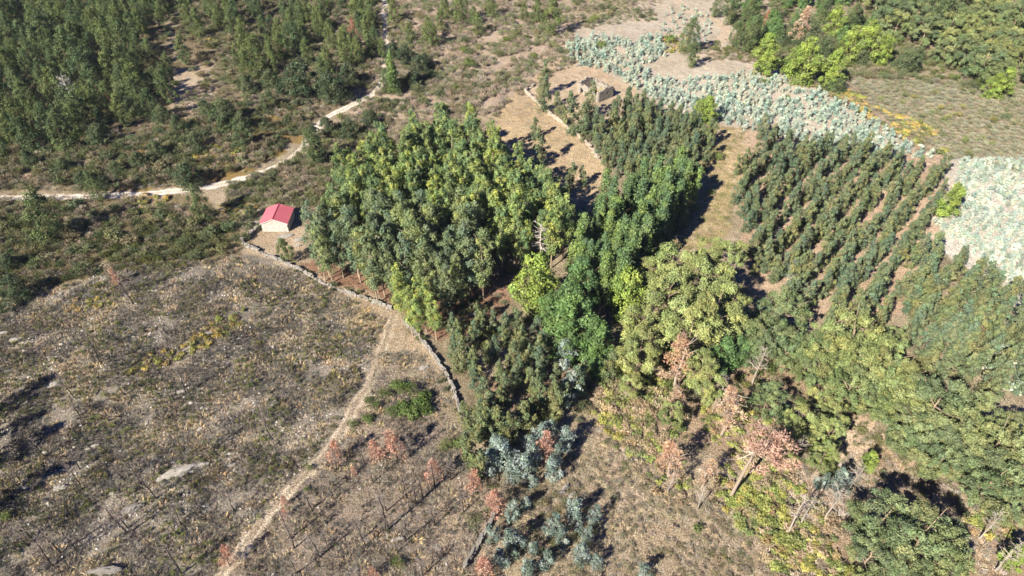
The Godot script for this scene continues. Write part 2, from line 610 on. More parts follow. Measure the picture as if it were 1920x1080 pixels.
# ------------------------------------------------------------------ the scene
func _ready() -> void:
	rng.seed = 20240
	n_big.seed = 3; n_big.frequency = 0.012
	n_mid.seed = 11; n_mid.frequency = 0.055; n_mid.fractal_octaves = 3
	n_fine.seed = 23; n_fine.frequency = 0.35; n_fine.fractal_octaves = 3

	var cam := Camera3D.new()
	cam.name = "camera"
	cam.position = Vector3(0, CAM_H, 0)
	cam.rotation_degrees = Vector3(-PITCH, 0, 0)
	cam.fov = rad_to_deg(2.0 * atan(540.0 / FOC))
	cam.near = 0.5
	cam.far = 6000.0
	add_child(cam)

	var sky_mat := ProceduralSkyMaterial.new()
	sky_mat.sky_top_color = Color(0.22, 0.4, 0.78)
	sky_mat.sky_horizon_color = Color(0.66, 0.76, 0.88)
	sky_mat.sky_curve = 0.12
	sky_mat.ground_bottom_color = Color(0.3, 0.28, 0.22)
	sky_mat.ground_horizon_color = Color(0.6, 0.65, 0.68)
	var sky := Sky.new()
	sky.sky_material = sky_mat
	var env := Environment.new()
	env.background_mode = Environment.BG_SKY
	env.sky = sky
	env.background_energy_multiplier = 0.24
	env.ambient_light_source = Environment.AMBIENT_SOURCE_SKY
	env.tonemap_mode = Environment.TONE_MAPPER_LINEAR
	env.tonemap_exposure = 2.75
	env.sdfgi_enabled = true
	env.ssao_enabled = true
	env.ssil_enabled = true
	env.fog_enabled = true
	env.fog_density = 0.00006
	env.fog_light_color = Color(0.78, 0.84, 0.92)
	var we := WorldEnvironment.new()
	we.name = "world_environment"
	we.environment = env
	add_child(we)

	var sun := DirectionalLight3D.new()
	sun.name = "sun"
	sun.light_energy = 1.6
	sun.light_color = Color(1.0, 0.955, 0.88)
	sun.light_angular_distance = 0.5
	sun.shadow_enabled = true
	sun.directional_shadow_max_distance = 500.0
	add_child(sun)
	var elev := deg_to_rad(37.0)
	var azi := deg_to_rad(47.0)
	sun.look_at_from_position(Vector3.ZERO, Vector3(cos(azi) * cos(elev), -sin(elev), -sin(azi) * cos(elev)))

	marks = [
		[at(515, 432), "near the stone hut"], [at(745, 590), "by the wall gap"],
		[at(1120, 190), "near the roofless ruin"], [at(715, 150), "beside the track's bend"],
		[at(720, 30), "beside the track's far end"], [at(480, 335), "beside the track's middle"],
		[at(110, 370), "beside the track's near end"], [at(1010, 500), "around the bare tree"],
		[at(1170, 590), "near the lime-green tree"], [at(1370, 930), "near the leaning pine"],
		[at(1275, 720), "near the orange-brown pine"], [at(1560, 280), "behind the planted rows"],
		[at(1480, 560), "below the planted rows"], [at(1620, 470), "amid the planted rows"],
		[at(340, 175), "around the sandy clearing"], [at(545, 190), "near the dark oaks"],
		[at(130, 130), "deep in the pine wood"], [at(60, 240), "at the pine wood's edge"],
		[at(1700, 1040), "around the corner tree"], [at(1830, 880), "along the shaded gully"],
		[at(850, 740), "along the lower stone wall"], [at(840, 300), "in the tall grove's top"],
		[at(960, 400), "in the tall grove's right"], [at(690, 450), "in the tall grove's front"],
		[at(1200, 420), "in the bright green strip"], [at(1450, 100), "by the pale brown pine"],
		[at(1780, 120), "in the far wood"], [at(320, 900), "around the long slab"],
		[at(60, 760), "on the stony slope"], [at(650, 980), "among the burnt trunks"],
		[at(1200, 950), "on the dry grass bank"], [at(520, 690), "on the upper burnt slope"],
		[at(900, 150), "on the upper heath"], [at(1780, 230), "on the grey-green heath"],
		[at(1860, 420), "beside the pale field"], [at(1350, 340), "by the grassy gap"],
		[at(240, 420), "in the left scrub"], [at(1080, 690), "in the hollow"],
	]

	build_ground()
	build_kinds()
	build_stone()
	build_special_trees()
	build_woods()
	build_bushes()
	build_rocks()
	build_cover()
	single_out()

# things that still share a label are told apart by their order from the left
func single_out() -> void:
	var ones := ["first", "second", "third", "fourth", "fifth", "sixth", "seventh", "eighth", "ninth", "tenth", "eleventh", "twelfth", "thirteenth", "fourteenth", "fifteenth", "sixteenth", "seventeenth", "eighteenth", "nineteenth"]
	var tens := {20: "twent", 30: "thirt", 40: "fort", 50: "fift", 60: "sixt", 70: "sevent"}
	var same := {}
	for o in get_children():
		if o.has_meta("label"):
			var l: String = o.get_meta("label")
			if not same.has(l):
				same[l] = []
			same[l].append(o)
	for l in same:
		var list: Array = same[l]
		if list.size() < 2 or list.size() > 79:
			continue
		list.sort_custom(func(a, b): return a.position.x / -a.position.z < b.position.x / -b.position.z)
		for i in list.size():
			var n := i + 1
			var w: String = ones[n - 1] if n < 20 else (tens[n / 10 * 10] + "ieth" if n % 10 == 0 else tens[n / 10 * 10] + "y-" + ones[n % 10 - 1])
			list[i].set_meta("label", l + ", " + w + " from left")

func build_ground() -> void:
	var tan1 := Color(0.36, 0.29, 0.2)
	var tan2 := Color(0.27, 0.21, 0.14)
	# order matters: the later lies over the earlier
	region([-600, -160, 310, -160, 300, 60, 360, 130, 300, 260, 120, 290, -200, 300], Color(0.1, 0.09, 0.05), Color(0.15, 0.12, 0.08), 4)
	region([300, -100, 740, -100, 715, 160, 600, 230, 500, 310, 380, 350, -200, 372, -200, 290, 120, 280, 300, 250, 350, 130], Color(0.24, 0.195, 0.135), Color(0.16, 0.13, 0.085), 4)
	region([290, 130, 400, 120, 400, 200, 320, 205], Color(0.42, 0.35, 0.27), Color(0.3, 0.24, 0.17), 2)
	region([260, 250, 470, 190, 590, 200, 560, 270, 500, 310, 380, 345, 240, 350], Color(0.24, 0.15, 0.07), Color(0.2, 0.16, 0.06), 4)
	region([-200, 380, 300, 370, 420, 395, 490, 425, 440, 475, 320, 500, 200, 510, -200, 590], Color(0.14, 0.12, 0.07), Color(0.2, 0.16, 0.1), 4)
	region([720, -60, 1060, -60, 1060, 150, 980, 170, 930, 230, 720, 215, 600, 260, 700, 150], Color(0.4, 0.325, 0.26), Color(0.29, 0.23, 0.175), 4)
	region([-200, 590, 80, 555, 220, 505, 440, 478, 560, 500, 640, 545, 735, 590, 700, 690, 650, 790, 560, 900, 440, 1040, 380, 1200, -300, 1200], Color(0.255, 0.225, 0.185), Color(0.15, 0.137, 0.117), 3)
	region([715, 640, 790, 640, 830, 700, 858, 790, 905, 920, 890, 1200, 380, 1200, 440, 1040, 560, 900, 650, 790], Color(0.25, 0.2, 0.155), Color(0.165, 0.138, 0.11), 3)
	region([455, 465, 500, 430, 590, 425, 580, 480, 600, 520, 735, 575, 760, 600, 820, 690, 850, 760, 790, 720, 740, 670, 690, 700, 660, 600, 560, 520, 480, 480], Color(0.4, 0.325, 0.235), Color(0.3, 0.235, 0.165), 2)
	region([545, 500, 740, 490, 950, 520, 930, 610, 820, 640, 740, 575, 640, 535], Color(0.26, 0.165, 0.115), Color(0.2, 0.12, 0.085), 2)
	region([925, 930, 960, 880, 1090, 790, 1170, 770, 1250, 860, 1340, 940, 1500, 980, 1700, 1200, 870, 1200], Color(0.33, 0.27, 0.195), Color(0.24, 0.195, 0.135), 3)
	region([1250, 640, 1560, 700, 1700, 760, 1960, 900, 2000, 1200, 1600, 1200, 1480, 900, 1250, 820], Color(0.33, 0.25, 0.18), Color(0.24, 0.18, 0.12), 3)
	region([1540, 740, 1650, 745, 1670, 800, 1620, 900, 1480, 900, 1500, 800], Color(0.46, 0.36, 0.27), Color(0.36, 0.27, 0.2), 2)
	region([930, 225, 985, 165, 1120, 290, 1150, 350, 1060, 372, 960, 300], Color(0.43, 0.335, 0.225), Color(0.34, 0.26, 0.16), 2)
	region([985, 165, 1020, 120, 1180, 125, 1200, 200, 1180, 260, 1090, 240], Color(0.45, 0.365, 0.265), Color(0.36, 0.28, 0.2), 2)
	region([1060, 50, 1230, 0, 1390, 0, 1380, 90, 1320, 110, 1420, 120, 1510, 150, 1760, 295, 1640, 300, 1380, 250, 1220, 190, 1150, 140], Color(0.46, 0.41, 0.345), Color(0.36, 0.31, 0.25), 3)
	region([1370, 250, 1440, 230, 1800, 290, 1770, 430, 1700, 560, 1640, 640, 1480, 590, 1430, 540, 1390, 430], Color(0.43, 0.33, 0.245), Color(0.34, 0.25, 0.18), 2)
	region([1290, 320, 1345, 240, 1410, 240, 1380, 400, 1330, 480, 1260, 460], Color(0.35, 0.27, 0.17), Color(0.26, 0.22, 0.11), 2)
	region([1580, 150, 1920, 140, 2300, 150, 2300, 330, 1920, 330, 1790, 300], Color(0.23, 0.2, 0.14), Color(0.3, 0.25, 0.17), 3)
	region([1790, 290, 2300, 320, 2300, 700, 1930, 600, 1850, 520, 1740, 460, 1760, 380], Color(0.5, 0.47, 0.42), Color(0.42, 0.385, 0.33), 2)
	region([1000, 700, 1110, 640, 1160, 640, 1100, 760, 1000, 790, 900, 760, 880, 700], Color(0.3, 0.22, 0.15), Color(0.22, 0.16, 0.11), 2)

	track_pts = poly([730, -90, 722, -10, 722, 60, 724, 100, 721, 135, 712, 163, 690, 182, 645, 204, 605, 226, 575, 268, 540, 300, 500, 320, 445, 338, 390, 350, 300, 361, 200, 367, 100, 370, 30, 371, -60, 374, -300, 380])

	var xs := []
	var zs := []
	var v := -2600.0
	while v < 2600.0:
		xs.append(v)
		v += 0.9 if absf(v) < 215 else (4.0 if absf(v) < 300 else maxf(absf(v) * 0.2, 20.0))
	v = 900.0
	while v > -2600.0:
		zs.append(v)
		v -= 0.9 if v < -28 and v > -300 else (4.0 if v < 20 and v > -380 else maxf(absf(v) * 0.2, 16.0))
	var vs := PackedVector3Array()
	var cs := PackedColorArray()
	var us := PackedVector2Array()
	var ns := PackedVector3Array()
	var ts := PackedFloat32Array()
	var idx := PackedInt32Array()
	for z in zs:
		for x in xs:
			vs.append(Vector3(x, hgt(x, z), z))
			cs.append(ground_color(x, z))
			us.append(Vector2(x / 13.0, z / 13.0))
			var nn := Vector3(hgt(x - 0.5, z) - hgt(x + 0.5, z), 1.0, hgt(x, z - 0.5) - hgt(x, z + 0.5)).normalized()
			ns.append(nn)
			ts.append_array(PackedFloat32Array([1, 0, 0, 1]))
	var w := xs.size()
	for j in zs.size() - 1:
		for i in w - 1:
			var a := j * w + i
			idx.append_array(PackedInt32Array([a, a + w, a + 1, a + 1, a + w, a + w + 1]))
	var arr := []
	arr.resize(Mesh.ARRAY_MAX)
	arr[Mesh.ARRAY_VERTEX] = vs
	arr[Mesh.ARRAY_COLOR] = cs
	arr[Mesh.ARRAY_TEX_UV] = us
	arr[Mesh.ARRAY_NORMAL] = ns
	arr[Mesh.ARRAY_TANGENT] = ts
	arr[Mesh.ARRAY_INDEX] = idx
	var gm := ArrayMesh.new()
	gm.add_surface_from_arrays(Mesh.PRIMITIVE_TRIANGLES, arr)
	var soil_mat := soil()
	var g := mesh("ground", gm, soil_mat)
	g.set_meta("kind", "structure")

	ribbon("white_dirt_track", track_pts, 2.6, Color(0.72, 0.68, 0.62), Color(0.48, 0.41, 0.33), soil_mat)
	ribbon("footpath", poly([738, 588, 722, 640, 703, 700, 668, 757, 622, 838, 562, 900, 512, 952, 452, 1030, 405, 1090, 360, 1150]), 2.9, Color(0.47, 0.4, 0.31), Color(0.26, 0.215, 0.16), soil_mat)
	ribbon("earth_path", poly([255, 388, 300, 392, 345, 400, 420, 403]), 2.6, Color(0.38, 0.29, 0.21), Color(0.28, 0.21, 0.14), soil_mat)
	ribbon("upper_path", poly([830, -30, 790, 5, 757, 28, 728, 58]), 3.2, Color(0.4, 0.32, 0.25), Color(0.3, 0.24, 0.18), soil_mat)
	ribbon("sandy_path", poly([1240, -60, 1275, 5, 1335, 35, 1362, 62, 1340, 85, 1295, 112]), 4.2, Color(0.5, 0.42, 0.33), Color(0.42, 0.34, 0.26), soil_mat)

# a worn track: two pale wheel strips, a duller middle and ragged edges
func ribbon(called: String, pts: PackedVector2Array, wid: float, pale: Color, dull: Color, mat: Material) -> void:
	var cv := Curve2D.new()
	for i in pts.size():
		var d := (pts[mini(i + 1, pts.size() - 1)] - pts[maxi(i - 1, 0)]) * 0.17
		cv.add_point(pts[i], -d, d)
	cv.bake_interval = 0.6
	var l := cv.get_baked_length()
	var across := 11
	var vs := PackedVector3Array()
	var cs := PackedColorArray()
	var us := PackedVector2Array()
	var ns := PackedVector3Array()
	var ts := PackedFloat32Array()
	var idx := PackedInt32Array()
	var rows := int(l / 0.6)
	for i in rows + 1:
		var s := minf(i * 0.6, l)
		var p := cv.sample_baked(s)
		var q := (cv.sample_baked(minf(s + 0.8, l)) - cv.sample_baked(maxf(s - 0.8, 0))).normalized()
		var nrm := Vector2(-q.y, q.x)
		for k in across:
			var t := k / (across - 1.0) * 2.0 - 1.0
			var ww := wid * (0.5 + 0.34 * n_fine.get_noise_2d(p.x * 0.7 + signf(t) * 90.0, p.y * 0.7))
			var e := p + nrm * t * ww
			var f := n_fine.get_noise_2d(e.x, e.y)
			var wheel := clampf(1.0 - absf(absf(t) - 0.48) * 3.2, 0.0, 1.0)
			var worn := clampf(0.85 + n_mid.get_noise_2d(p.x * 0.8, p.y * 0.8) * 1.4, 0.4, 1.0)
			var c := dull.lerp(pale, clampf((wheel * 1.1 + 0.12 + f * 0.7) * worn, 0.0, 1.0))
			if absf(t) > 0.75:
				c = c.lerp(ground_color(e.x, e.y), 0.8 if absf(t) > 0.95 else 0.4)
			vs.append(Vector3(e.x, hgt(e.x, e.y) + 0.03 - absf(t) * 0.02 - wheel * 0.012, e.y))
			cs.append(c)
			us.append(e / 13.0)
			ns.append(Vector3.UP)
			ts.append_array(PackedFloat32Array([1, 0, 0, 1]))
	for j in rows:
		for i in across - 1:
			var a := j * across + i
			idx.append_array(PackedInt32Array([a, a + across, a + 1, a + 1, a + across, a + across + 1]))
	var arr := []
	arr.resize(Mesh.ARRAY_MAX)
	arr[Mesh.ARRAY_VERTEX] = vs
	arr[Mesh.ARRAY_COLOR] = cs
	arr[Mesh.ARRAY_TEX_UV] = us
	arr[Mesh.ARRAY_NORMAL] = ns
	arr[Mesh.ARRAY_TANGENT] = ts
	arr[Mesh.ARRAY_INDEX] = idx
	var m := ArrayMesh.new()
	m.add_surface_from_arrays(Mesh.PRIMITIVE_TRIANGLES, arr)
	var o := mesh(called, m, mat)
	o.set_meta("kind", "structure")

func build_kinds() -> void:
	var pale_bark := Color(0.3, 0.24, 0.18)
	var brown_bark := Color(0.13, 0.09, 0.065)
	kind("euc", "eucalyptus_tree", "eucalyptus", 7, {"h0": 4.2, "h1": 14.6, "w": 3.7, "prof": "column", "n": 24, "pr": 0.8, "pv": 1.25, "per": 260, "leaf": 0.125, "tr": 0.17, "bark": pale_bark, "limbs": 6, "bend": 0.14,
		"cols": [Color(0.225, 0.285, 0.1), Color(0.185, 0.25, 0.1), Color(0.255, 0.3, 0.095), Color(0.15, 0.215, 0.095)]},
		[Color(1, 1, 1), Color(1.15, 1.12, 0.95), Color(0.76, 0.84, 0.98), Color(0.9, 0.95, 1.0)], ["yellow-green eucalyptus", "bright yellow-green eucalyptus", "dark grey-green eucalyptus", "mid green eucalyptus"])
	kind("euc_dark", "eucalyptus_tree", "eucalyptus", 6, {"h0": 4.0, "h1": 15.5, "w": 4.0, "prof": "column", "n": 22, "pr": 0.85, "pv": 1.2, "per": 260, "leaf": 0.13, "tr": 0.16, "bark": pale_bark, "limbs": 6, "bend": 0.14,
		"cols": [Color(0.178, 0.224, 0.109), Color(0.149, 0.196, 0.109), Color(0.218, 0.259, 0.115), Color(0.132, 0.172, 0.0978)]},
		[Color(1, 1, 1), Color(1.15, 1.12, 0.95), Color(0.85, 0.92, 1.05)], ["grey-green eucalyptus", "pale olive eucalyptus", "dusky eucalyptus"])
	kind("young", "young_eucalyptus", "young eucalyptus", 7, {"h0": 0.5, "h1": 6.8, "w": 2.9, "prof": "egg", "n": 17, "pr": 0.62, "pv": 1.3, "per": 190, "leaf": 0.115, "tr": 0.09, "bark": brown_bark, "limbs": 4,
		"cols": [Color(0.145, 0.175, 0.085), Color(0.125, 0.165, 0.09), Color(0.165, 0.18, 0.09), Color(0.11, 0.15, 0.085)]},
		[Color(1, 1, 1), Color(1.1, 1.06, 0.95), Color(0.88, 0.98, 1.12)], ["dark green planted eucalyptus", "olive planted eucalyptus", "grey-green planted eucalyptus"])
	kinds["planted"] = kinds["young"].duplicate()
	kinds["planted"].name = "planted_eucalyptus"
	kind("blue", "eucalyptus_sapling", "eucalyptus sapling", 6, {"h0": 0.15, "h1": 1.9, "w": 1.7, "prof": "egg", "n": 7, "pr": 0.42, "pv": 1.2, "per": 100, "leaf": 0.095, "tr": 0.0, "bark": brown_bark,
		"cols": [Color(0.37, 0.45, 0.41), Color(0.31, 0.39, 0.35), Color(0.43, 0.5, 0.46), Color(0.27, 0.34, 0.29)]},
		[Color(1, 1, 1), Color(1.2, 1.15, 1.1), Color(0.8, 0.88, 0.88)], ["blue-grey eucalyptus sapling", "pale silvery eucalyptus sapling", "darker blue-green eucalyptus sapling"])
	kind("bluetree", "blue_eucalyptus", "blue eucalyptus", 5, {"h0": 0.4, "h1": 5.6, "w": 3.4, "prof": "egg", "n": 15, "pr": 0.75, "pv": 1.2, "per": 150, "leaf": 0.13, "tr": 0.08, "bark": brown_bark, "limbs": 4,
		"cols": [Color(0.19, 0.245, 0.22), Color(0.135, 0.18, 0.16), Color(0.26, 0.315, 0.29), Color(0.11, 0.145, 0.115)]},
		[Color(1, 1, 1), Color(0.85, 0.9, 0.88)], ["silver-blue young eucalyptus", "dull blue-green young eucalyptus"])
	kind("pine", "pine_tree", "pine", 7, {"h0": 1.2, "h1": 9.5, "w": 5.8, "prof": "egg", "n": 24, "pr": 1.0, "pv": 1.25, "per": 240, "leaf": 0.13, "tr": 0.17, "bark": brown_bark, "limbs": 6,
		"cols": [Color(0.0969, 0.133, 0.0565), Color(0.117, 0.157, 0.0646), Color(0.0808, 0.113, 0.0524)]},
		[Color(1, 1, 1), Color(1.2, 1.15, 1.0), Color(0.8, 0.88, 0.95)], ["mid green pine", "light green pine", "dark green pine"])
	kind("bigpine", "tall_pine", "pine", 6, {"lobes": 12, "lr": 1.3, "h0": 5.0, "h1": 14.0, "w": 8.6, "prof": "umbrella", "n": 88, "pr": 0.78, "pv": 1.0, "per": 190, "leaf": 0.14, "tr": 0.26, "bark": Color(0.2, 0.15, 0.12), "limbs": 9, "bend": 0.2,
		"cols": [Color(0.215, 0.257, 0.11), Color(0.247, 0.289, 0.126), Color(0.184, 0.226, 0.0998)]},
		[Color(1, 1, 1), Color(1.12, 1.1, 1.0), Color(0.86, 0.9, 0.95)], ["light olive tall pine", "pale green tall pine", "dull green tall pine"])
	kind("wide", "spreading_tree", "spreading tree", 6, {"lobes": 15, "lr": 1.8, "h0": 3.0, "h1": 12.0, "w": 11.0, "prof": "umbrella", "n": 105, "pr": 0.86, "pv": 0.8, "per": 220, "leaf": 0.15, "tr": 0.3, "bark": Color(0.26, 0.2, 0.15), "limbs": 10, "bend": 0.25,
		"cols": [Color(0.144, 0.184, 0.0862), Color(0.167, 0.201, 0.092), Color(0.121, 0.161, 0.0805), Color(0.19, 0.218, 0.0978)]},
		[Color(1, 1, 1), Color(1.12, 1.1, 0.95), Color(0.85, 0.93, 0.95)], ["dark olive spreading tree", "olive-green spreading tree", "deep green spreading tree"])
	kind("oak", "oak_tree", "oak", 5, {"h0": 0.0, "h1": 8.2, "w": 10.0, "prof": "dome", "n": 38, "pr": 1.45, "pv": 0.9, "per": 270, "leaf": 0.16, "tr": 0.25, "bark": brown_bark, "limbs": 5,
		"cols": [Color(0.068, 0.096, 0.052), Color(0.06, 0.088, 0.048), Color(0.084, 0.108, 0.06)]},
		[Color(1, 1, 1), Color(1.35, 1.3, 1.2)], ["dark green round oak", "grey-green round oak"])
	kind("leafy", "broadleaf_tree", "broadleaf tree", 5, {"h0": 1.0, "h1": 10.0, "w": 7.0, "prof": "egg", "n": 28, "pr": 1.25, "pv": 0.95, "per": 260, "leaf": 0.17, "tr": 0.18, "bark": brown_bark, "limbs": 6,
		"cols": [Color(0.11, 0.19, 0.065), Color(0.095, 0.165, 0.065), Color(0.13, 0.215, 0.07)]},
		[Color(1, 1, 1), Color(0.85, 0.9, 1), Color(1.75, 1.4, 0.95)], ["bright green broadleaf tree", "deep green broadleaf tree", "yellow-green broadleaf tree"])
	kind("strip", "feathery_tree", "feathery tree", 6, {"h0": 1.0, "h1": 11.0, "w": 4.4, "prof": "cone", "n": 24, "pr": 0.95, "pv": 1.1, "per": 200, "leaf": 0.15, "tr": 0.13, "bark": brown_bark, "limbs": 5,
		"cols": [Color(0.121, 0.189, 0.0735), Color(0.147, 0.221, 0.0788), Color(0.105, 0.163, 0.0735)]},
		[Color(1, 1, 1), Color(1.15, 1.12, 0.95), Color(0.82, 0.88, 1.0)], ["bright green slender tree", "fresh green slender tree", "deep green slender tree"])
	kind("brown", "dead_pine", "dead pine", 5, {"h0": 4.0, "h1": 12.0, "w": 6.0, "prof": "cone", "n": 26, "pr": 0.75, "pv": 0.7, "per": 100, "leaf": 0.19, "spike": true, "tr": 0.24, "bark": Color(0.3, 0.25, 0.21), "limbs": 12, "bend": 0.22,
		"cols": [Color(0.5, 0.32, 0.215), Color(0.44, 0.27, 0.185), Color(0.54, 0.38, 0.27), Color(0.4, 0.27, 0.2)]},
		[Color(1, 1, 1), Color(0.95, 1.05, 1.1), Color(0.75, 0.5, 0.45)], ["orange-brown dead pine", "pale brown dead pine", "rust-red dead pine"])
	kind("scorched", "scorched_pine", "scorched pine", 5, {"h0": 1.2, "h1": 6.2, "w": 3.4, "prof": "cone", "n": 17, "pr": 0.6, "pv": 0.7, "per": 80, "leaf": 0.16, "spike": true, "tr": 0.09, "bark": Color(0.06, 0.05, 0.045), "limbs": 12,
		"cols": [Color(0.44, 0.25, 0.19), Color(0.36, 0.22, 0.18), Color(0.5, 0.3, 0.23)]},
		[Color(1, 1, 1), Color(0.8, 0.85, 0.95)], ["salmon-red scorched pine", "dull pinkish scorched pine"])

func build_stone() -> void:
	var granite := Color(0.24, 0.228, 0.208)
	dry_wall("dry_stone_wall", "long pale dry stone wall running down from the hut to the gap", poly([462, 462, 482, 471, 520, 488, 560, 506, 600, 529, 642, 547, 690, 563, 734, 580]), 0.48, 0.7, granite, 0.35)
	dry_wall("dry_stone_wall", "curving dry stone wall below the gap beside the path", poly([756, 602, 775, 622, 798, 648, 818, 675, 838, 704, 852, 734, 860, 765, 868, 790]), 0.46, 0.7, granite, 0.35)
	dry_wall("dry_stone_wall", "short broken stone wall of the yard left of the hut", poly([492, 428, 474, 438, 462, 449, 452, 458]), 0.7, 0.9, granite, 0.35)
	dry_wall("dry_stone_wall", "dark burnt stone wall at the bottom behind the red scorched pine", poly([932, 958, 918, 985, 905, 1008, 890, 1036, 872, 1065]), 0.6, 0.8, Color(0.19, 0.175, 0.16), 0.35)
	dry_wall("dry_stone_wall", "low terrace wall running down from the roofless ruin", poly([1000, 162, 984, 172, 1004, 190, 1030, 214, 1062, 238, 1092, 262, 1112, 282, 1122, 300]), 0.55, 0.7, Color(0.36, 0.32, 0.27), 0.25)

	# ---- the hut with the red roof
	var a := at(494.5, 433)
	var b := at(541, 434)
	var hut := thing("stone_hut", "small whitish stone hut with a red gabled metal roof", "hut", Vector3(a.x, minf(a.y, b.y), a.z))
	var wd := b.x - a.x
	var dp := 5.2
	var eave := 2.25
	var rise := 1.05
	var st := Color(0.43, 0.415, 0.385)
	var gable := func(t: float) -> float: return eave + rise * (1.0 - absf(t - 0.5) * 2.0) - 0.02
	var flat := func(_t: float) -> float: return eave
	var face := [["gable_wall", Vector3(0, 0, 0), Vector3(wd, 0, 0), gable], ["gable_wall", Vector3(0, 0, -dp), Vector3(wd, 0, -dp), gable], ["side_wall", Vector3(0.02, 0, -0.3), Vector3(0.02, 0, -dp + 0.3), flat], ["side_wall", Vector3(wd - 0.02, 0, -0.3), Vector3(wd - 0.02, 0, -dp + 0.3), flat]]
	for f in face:
		var holder := Node3D.new()
		holder.name = f[0]
		hut.add_child(holder, true)
		var bb := Buf.new()
		masonry(bb, f[1], f[2], 0.45, 0.42, 0.24, f[3], [], st)
		var ms := mesh("stones", bb.done(), paint(Color.WHITE, 0.9), holder)
		ms.set_meta("kind", "stuff")
		# the mortar core between the stones
		var core := Buf.new()
		var u: Vector3 = (f[2] - f[1]).normalized()
		var w := Vector3(-u.z, 0, u.x) * 0.19
		var l: float = (f[2] - f[1]).length()
		var steps := 12
		for i in steps:
			var t0 := float(i) / steps
			var t1 := float(i + 1) / steps
			var p0: Vector3 = f[1] + u * l * t0
			var p1: Vector3 = f[1] + u * l * t1
			var h0: Vector3 = Vector3.UP * (f[3].call(t0) - 0.03)
			var h1: Vector3 = Vector3.UP * (f[3].call(t1) - 0.03)
			var dn := Vector3.UP * -0.6
			for s in [-1.0, 1.0]:
				core.quad(p0 + w * s + dn, p1 + w * s + dn, p1 + w * s + h1, p0 + w * s + h0, Color(0.36, 0.34, 0.31))
			core.quad(p0 + w + h0, p1 + w + h1, p1 - w + h1, p0 - w + h0, Color(0.36, 0.34, 0.31))
		mesh("mortar", core.done(), paint(Color.WHITE, 0.95), holder)
	var red := Color(0.4, 0.1, 0.135)
	var o := 0.32
	for s in [-1, 1]:
		var rb := Buf.new()
		var ridge := Vector3(wd * 0.5, eave + rise + 0.12, o)
		var ev := Vector3(wd * 0.5 + s * (wd * 0.5 + 0.35), eave - 0.03, o)
		var dirz := Vector3(0, 0, -(dp + 2 * o))
		var n := 72
		var slope := ev - ridge
		var up := Vector3(-slope.y * s, slope.x * s, 0).normalized()
		up = up if up.y > 0 else -up
		for i in n:
			# ribbed sheet: a raised rib every fourth strip
			var t0 := float(i) / n
			var t1 := float(i + 1) / n
			var r0 := up * (0.035 if i % 4 == 1 or i % 4 == 2 else 0.0)
			var r1 := up * (0.035 if (i + 1) % 4 == 1 or (i + 1) % 4 == 2 else 0.0)
			rb.quad(ridge + dirz * t0 + r0, ridge + dirz * t1 + r1, ev + dirz * t1 + r1, ev + dirz * t0 + r0, vary(red.lerp(Color(0.3, 0.13, 0.1), clampf(n_fine.get_noise_2d(i * 0.9, s * 40.0) * 0.9, 0.0, 0.5)), 0.07))
			rb.quad(ridge + dirz * t0 + r0 - up * 0.05, ridge + dirz * t1 + r1 - up * 0.05, ev + dirz * t1 + r1 - up * 0.05, ev + dirz * t0 + r0 - up * 0.05, red * 0.8)
		mesh("roof_panel", rb.done(), paint(Color.WHITE, 0.45), hut)
		for zz in [o + 0.02, o - (dp + 2 * o) - 0.02]:
			var fb := Buf.new()
			var q0 := Vector3(wd * 0.5, eave + rise + 0.05, zz)
			var q1 := Vector3(ev.x, eave - 0.1, zz)
			for k in [Vector3.ZERO, Vector3(0, 0, 0.03)]:
				fb.quad(q0 + k, q1 + k, q1 + k + Vector3.DOWN * 0.12, q0 + k + Vector3.DOWN * 0.12, Color(0.62, 0.58, 0.54))
			fb.quad(q0, q1, q1 + Vector3(0, 0, 0.03), q0 + Vector3(0, 0, 0.03), Color(0.62, 0.58, 0.54))
			mesh("verge_trim", fb.done(), paint(Color.WHITE, 0.6), hut)
	var rc := Buf.new()
	tube(rc, [Vector3(wd * 0.5, eave + rise + 0.14, o + 0.03), Vector3(wd * 0.5, eave + rise + 0.14, -dp * 0.5), Vector3(wd * 0.5, eave + rise + 0.14, -dp - o - 0.03)], 0.09, 0.09, 8, Color(0.42, 0.07, 0.1))
	mesh("ridge_cap", rc.done(), paint(Color.WHITE, 0.5), hut)

	# ---- the roofless ruin
	var c0 := at(1084, 171)      # left end of the front wall
	var c1 := at(1121, 192)      # near corner
	var ux := Vector3(c1.x - c0.x, 0, c1.z - c0.z)
	var len_front := ux.length()
	ux /= len_front
	var wx := Vector3(-ux.z, 0, ux.x)
	if wx.z > 0:
		wx = -wx
	var side := 5.8
	var base := Vector3(c0.x, minf(c0.y, c1.y), c0.z)
	var ruin := thing("stone_ruin", "roofless pale stone house with four standing walls and a gable window", "ruin", base)
	var rs := Color(0.25, 0.23, 0.2)
	var P := [Vector3.ZERO, ux * len_front, ux * len_front + wx * side, wx * side]
	var ft := func(t: float) -> float: return 2.9 + 0.2 * sin(t * 21.0) + 0.15 * sin(t * 47.0)
	var gt := func(t: float) -> float: return 2.9 + 0.85 * (1.0 - absf(t - 0.5) * 2.0) + 0.15 * sin(t * 17.0)
	var bt := func(t: float) -> float: return 2.7 + 0.25 * sin(t * 26.0)
	var rw := [["front_wall", P[0], P[1], ft, [[0.12, 0.26, -1.0, 1.9]]], ["gable_wall", P[1], P[2], gt, [[0.55, 0.68, 1.5, 2.3]]], ["back_wall", P[2], P[3], bt, []], ["gable_wall", P[3], P[0], gt, [[0.5, 0.7, -1.0, 2.0]]]]
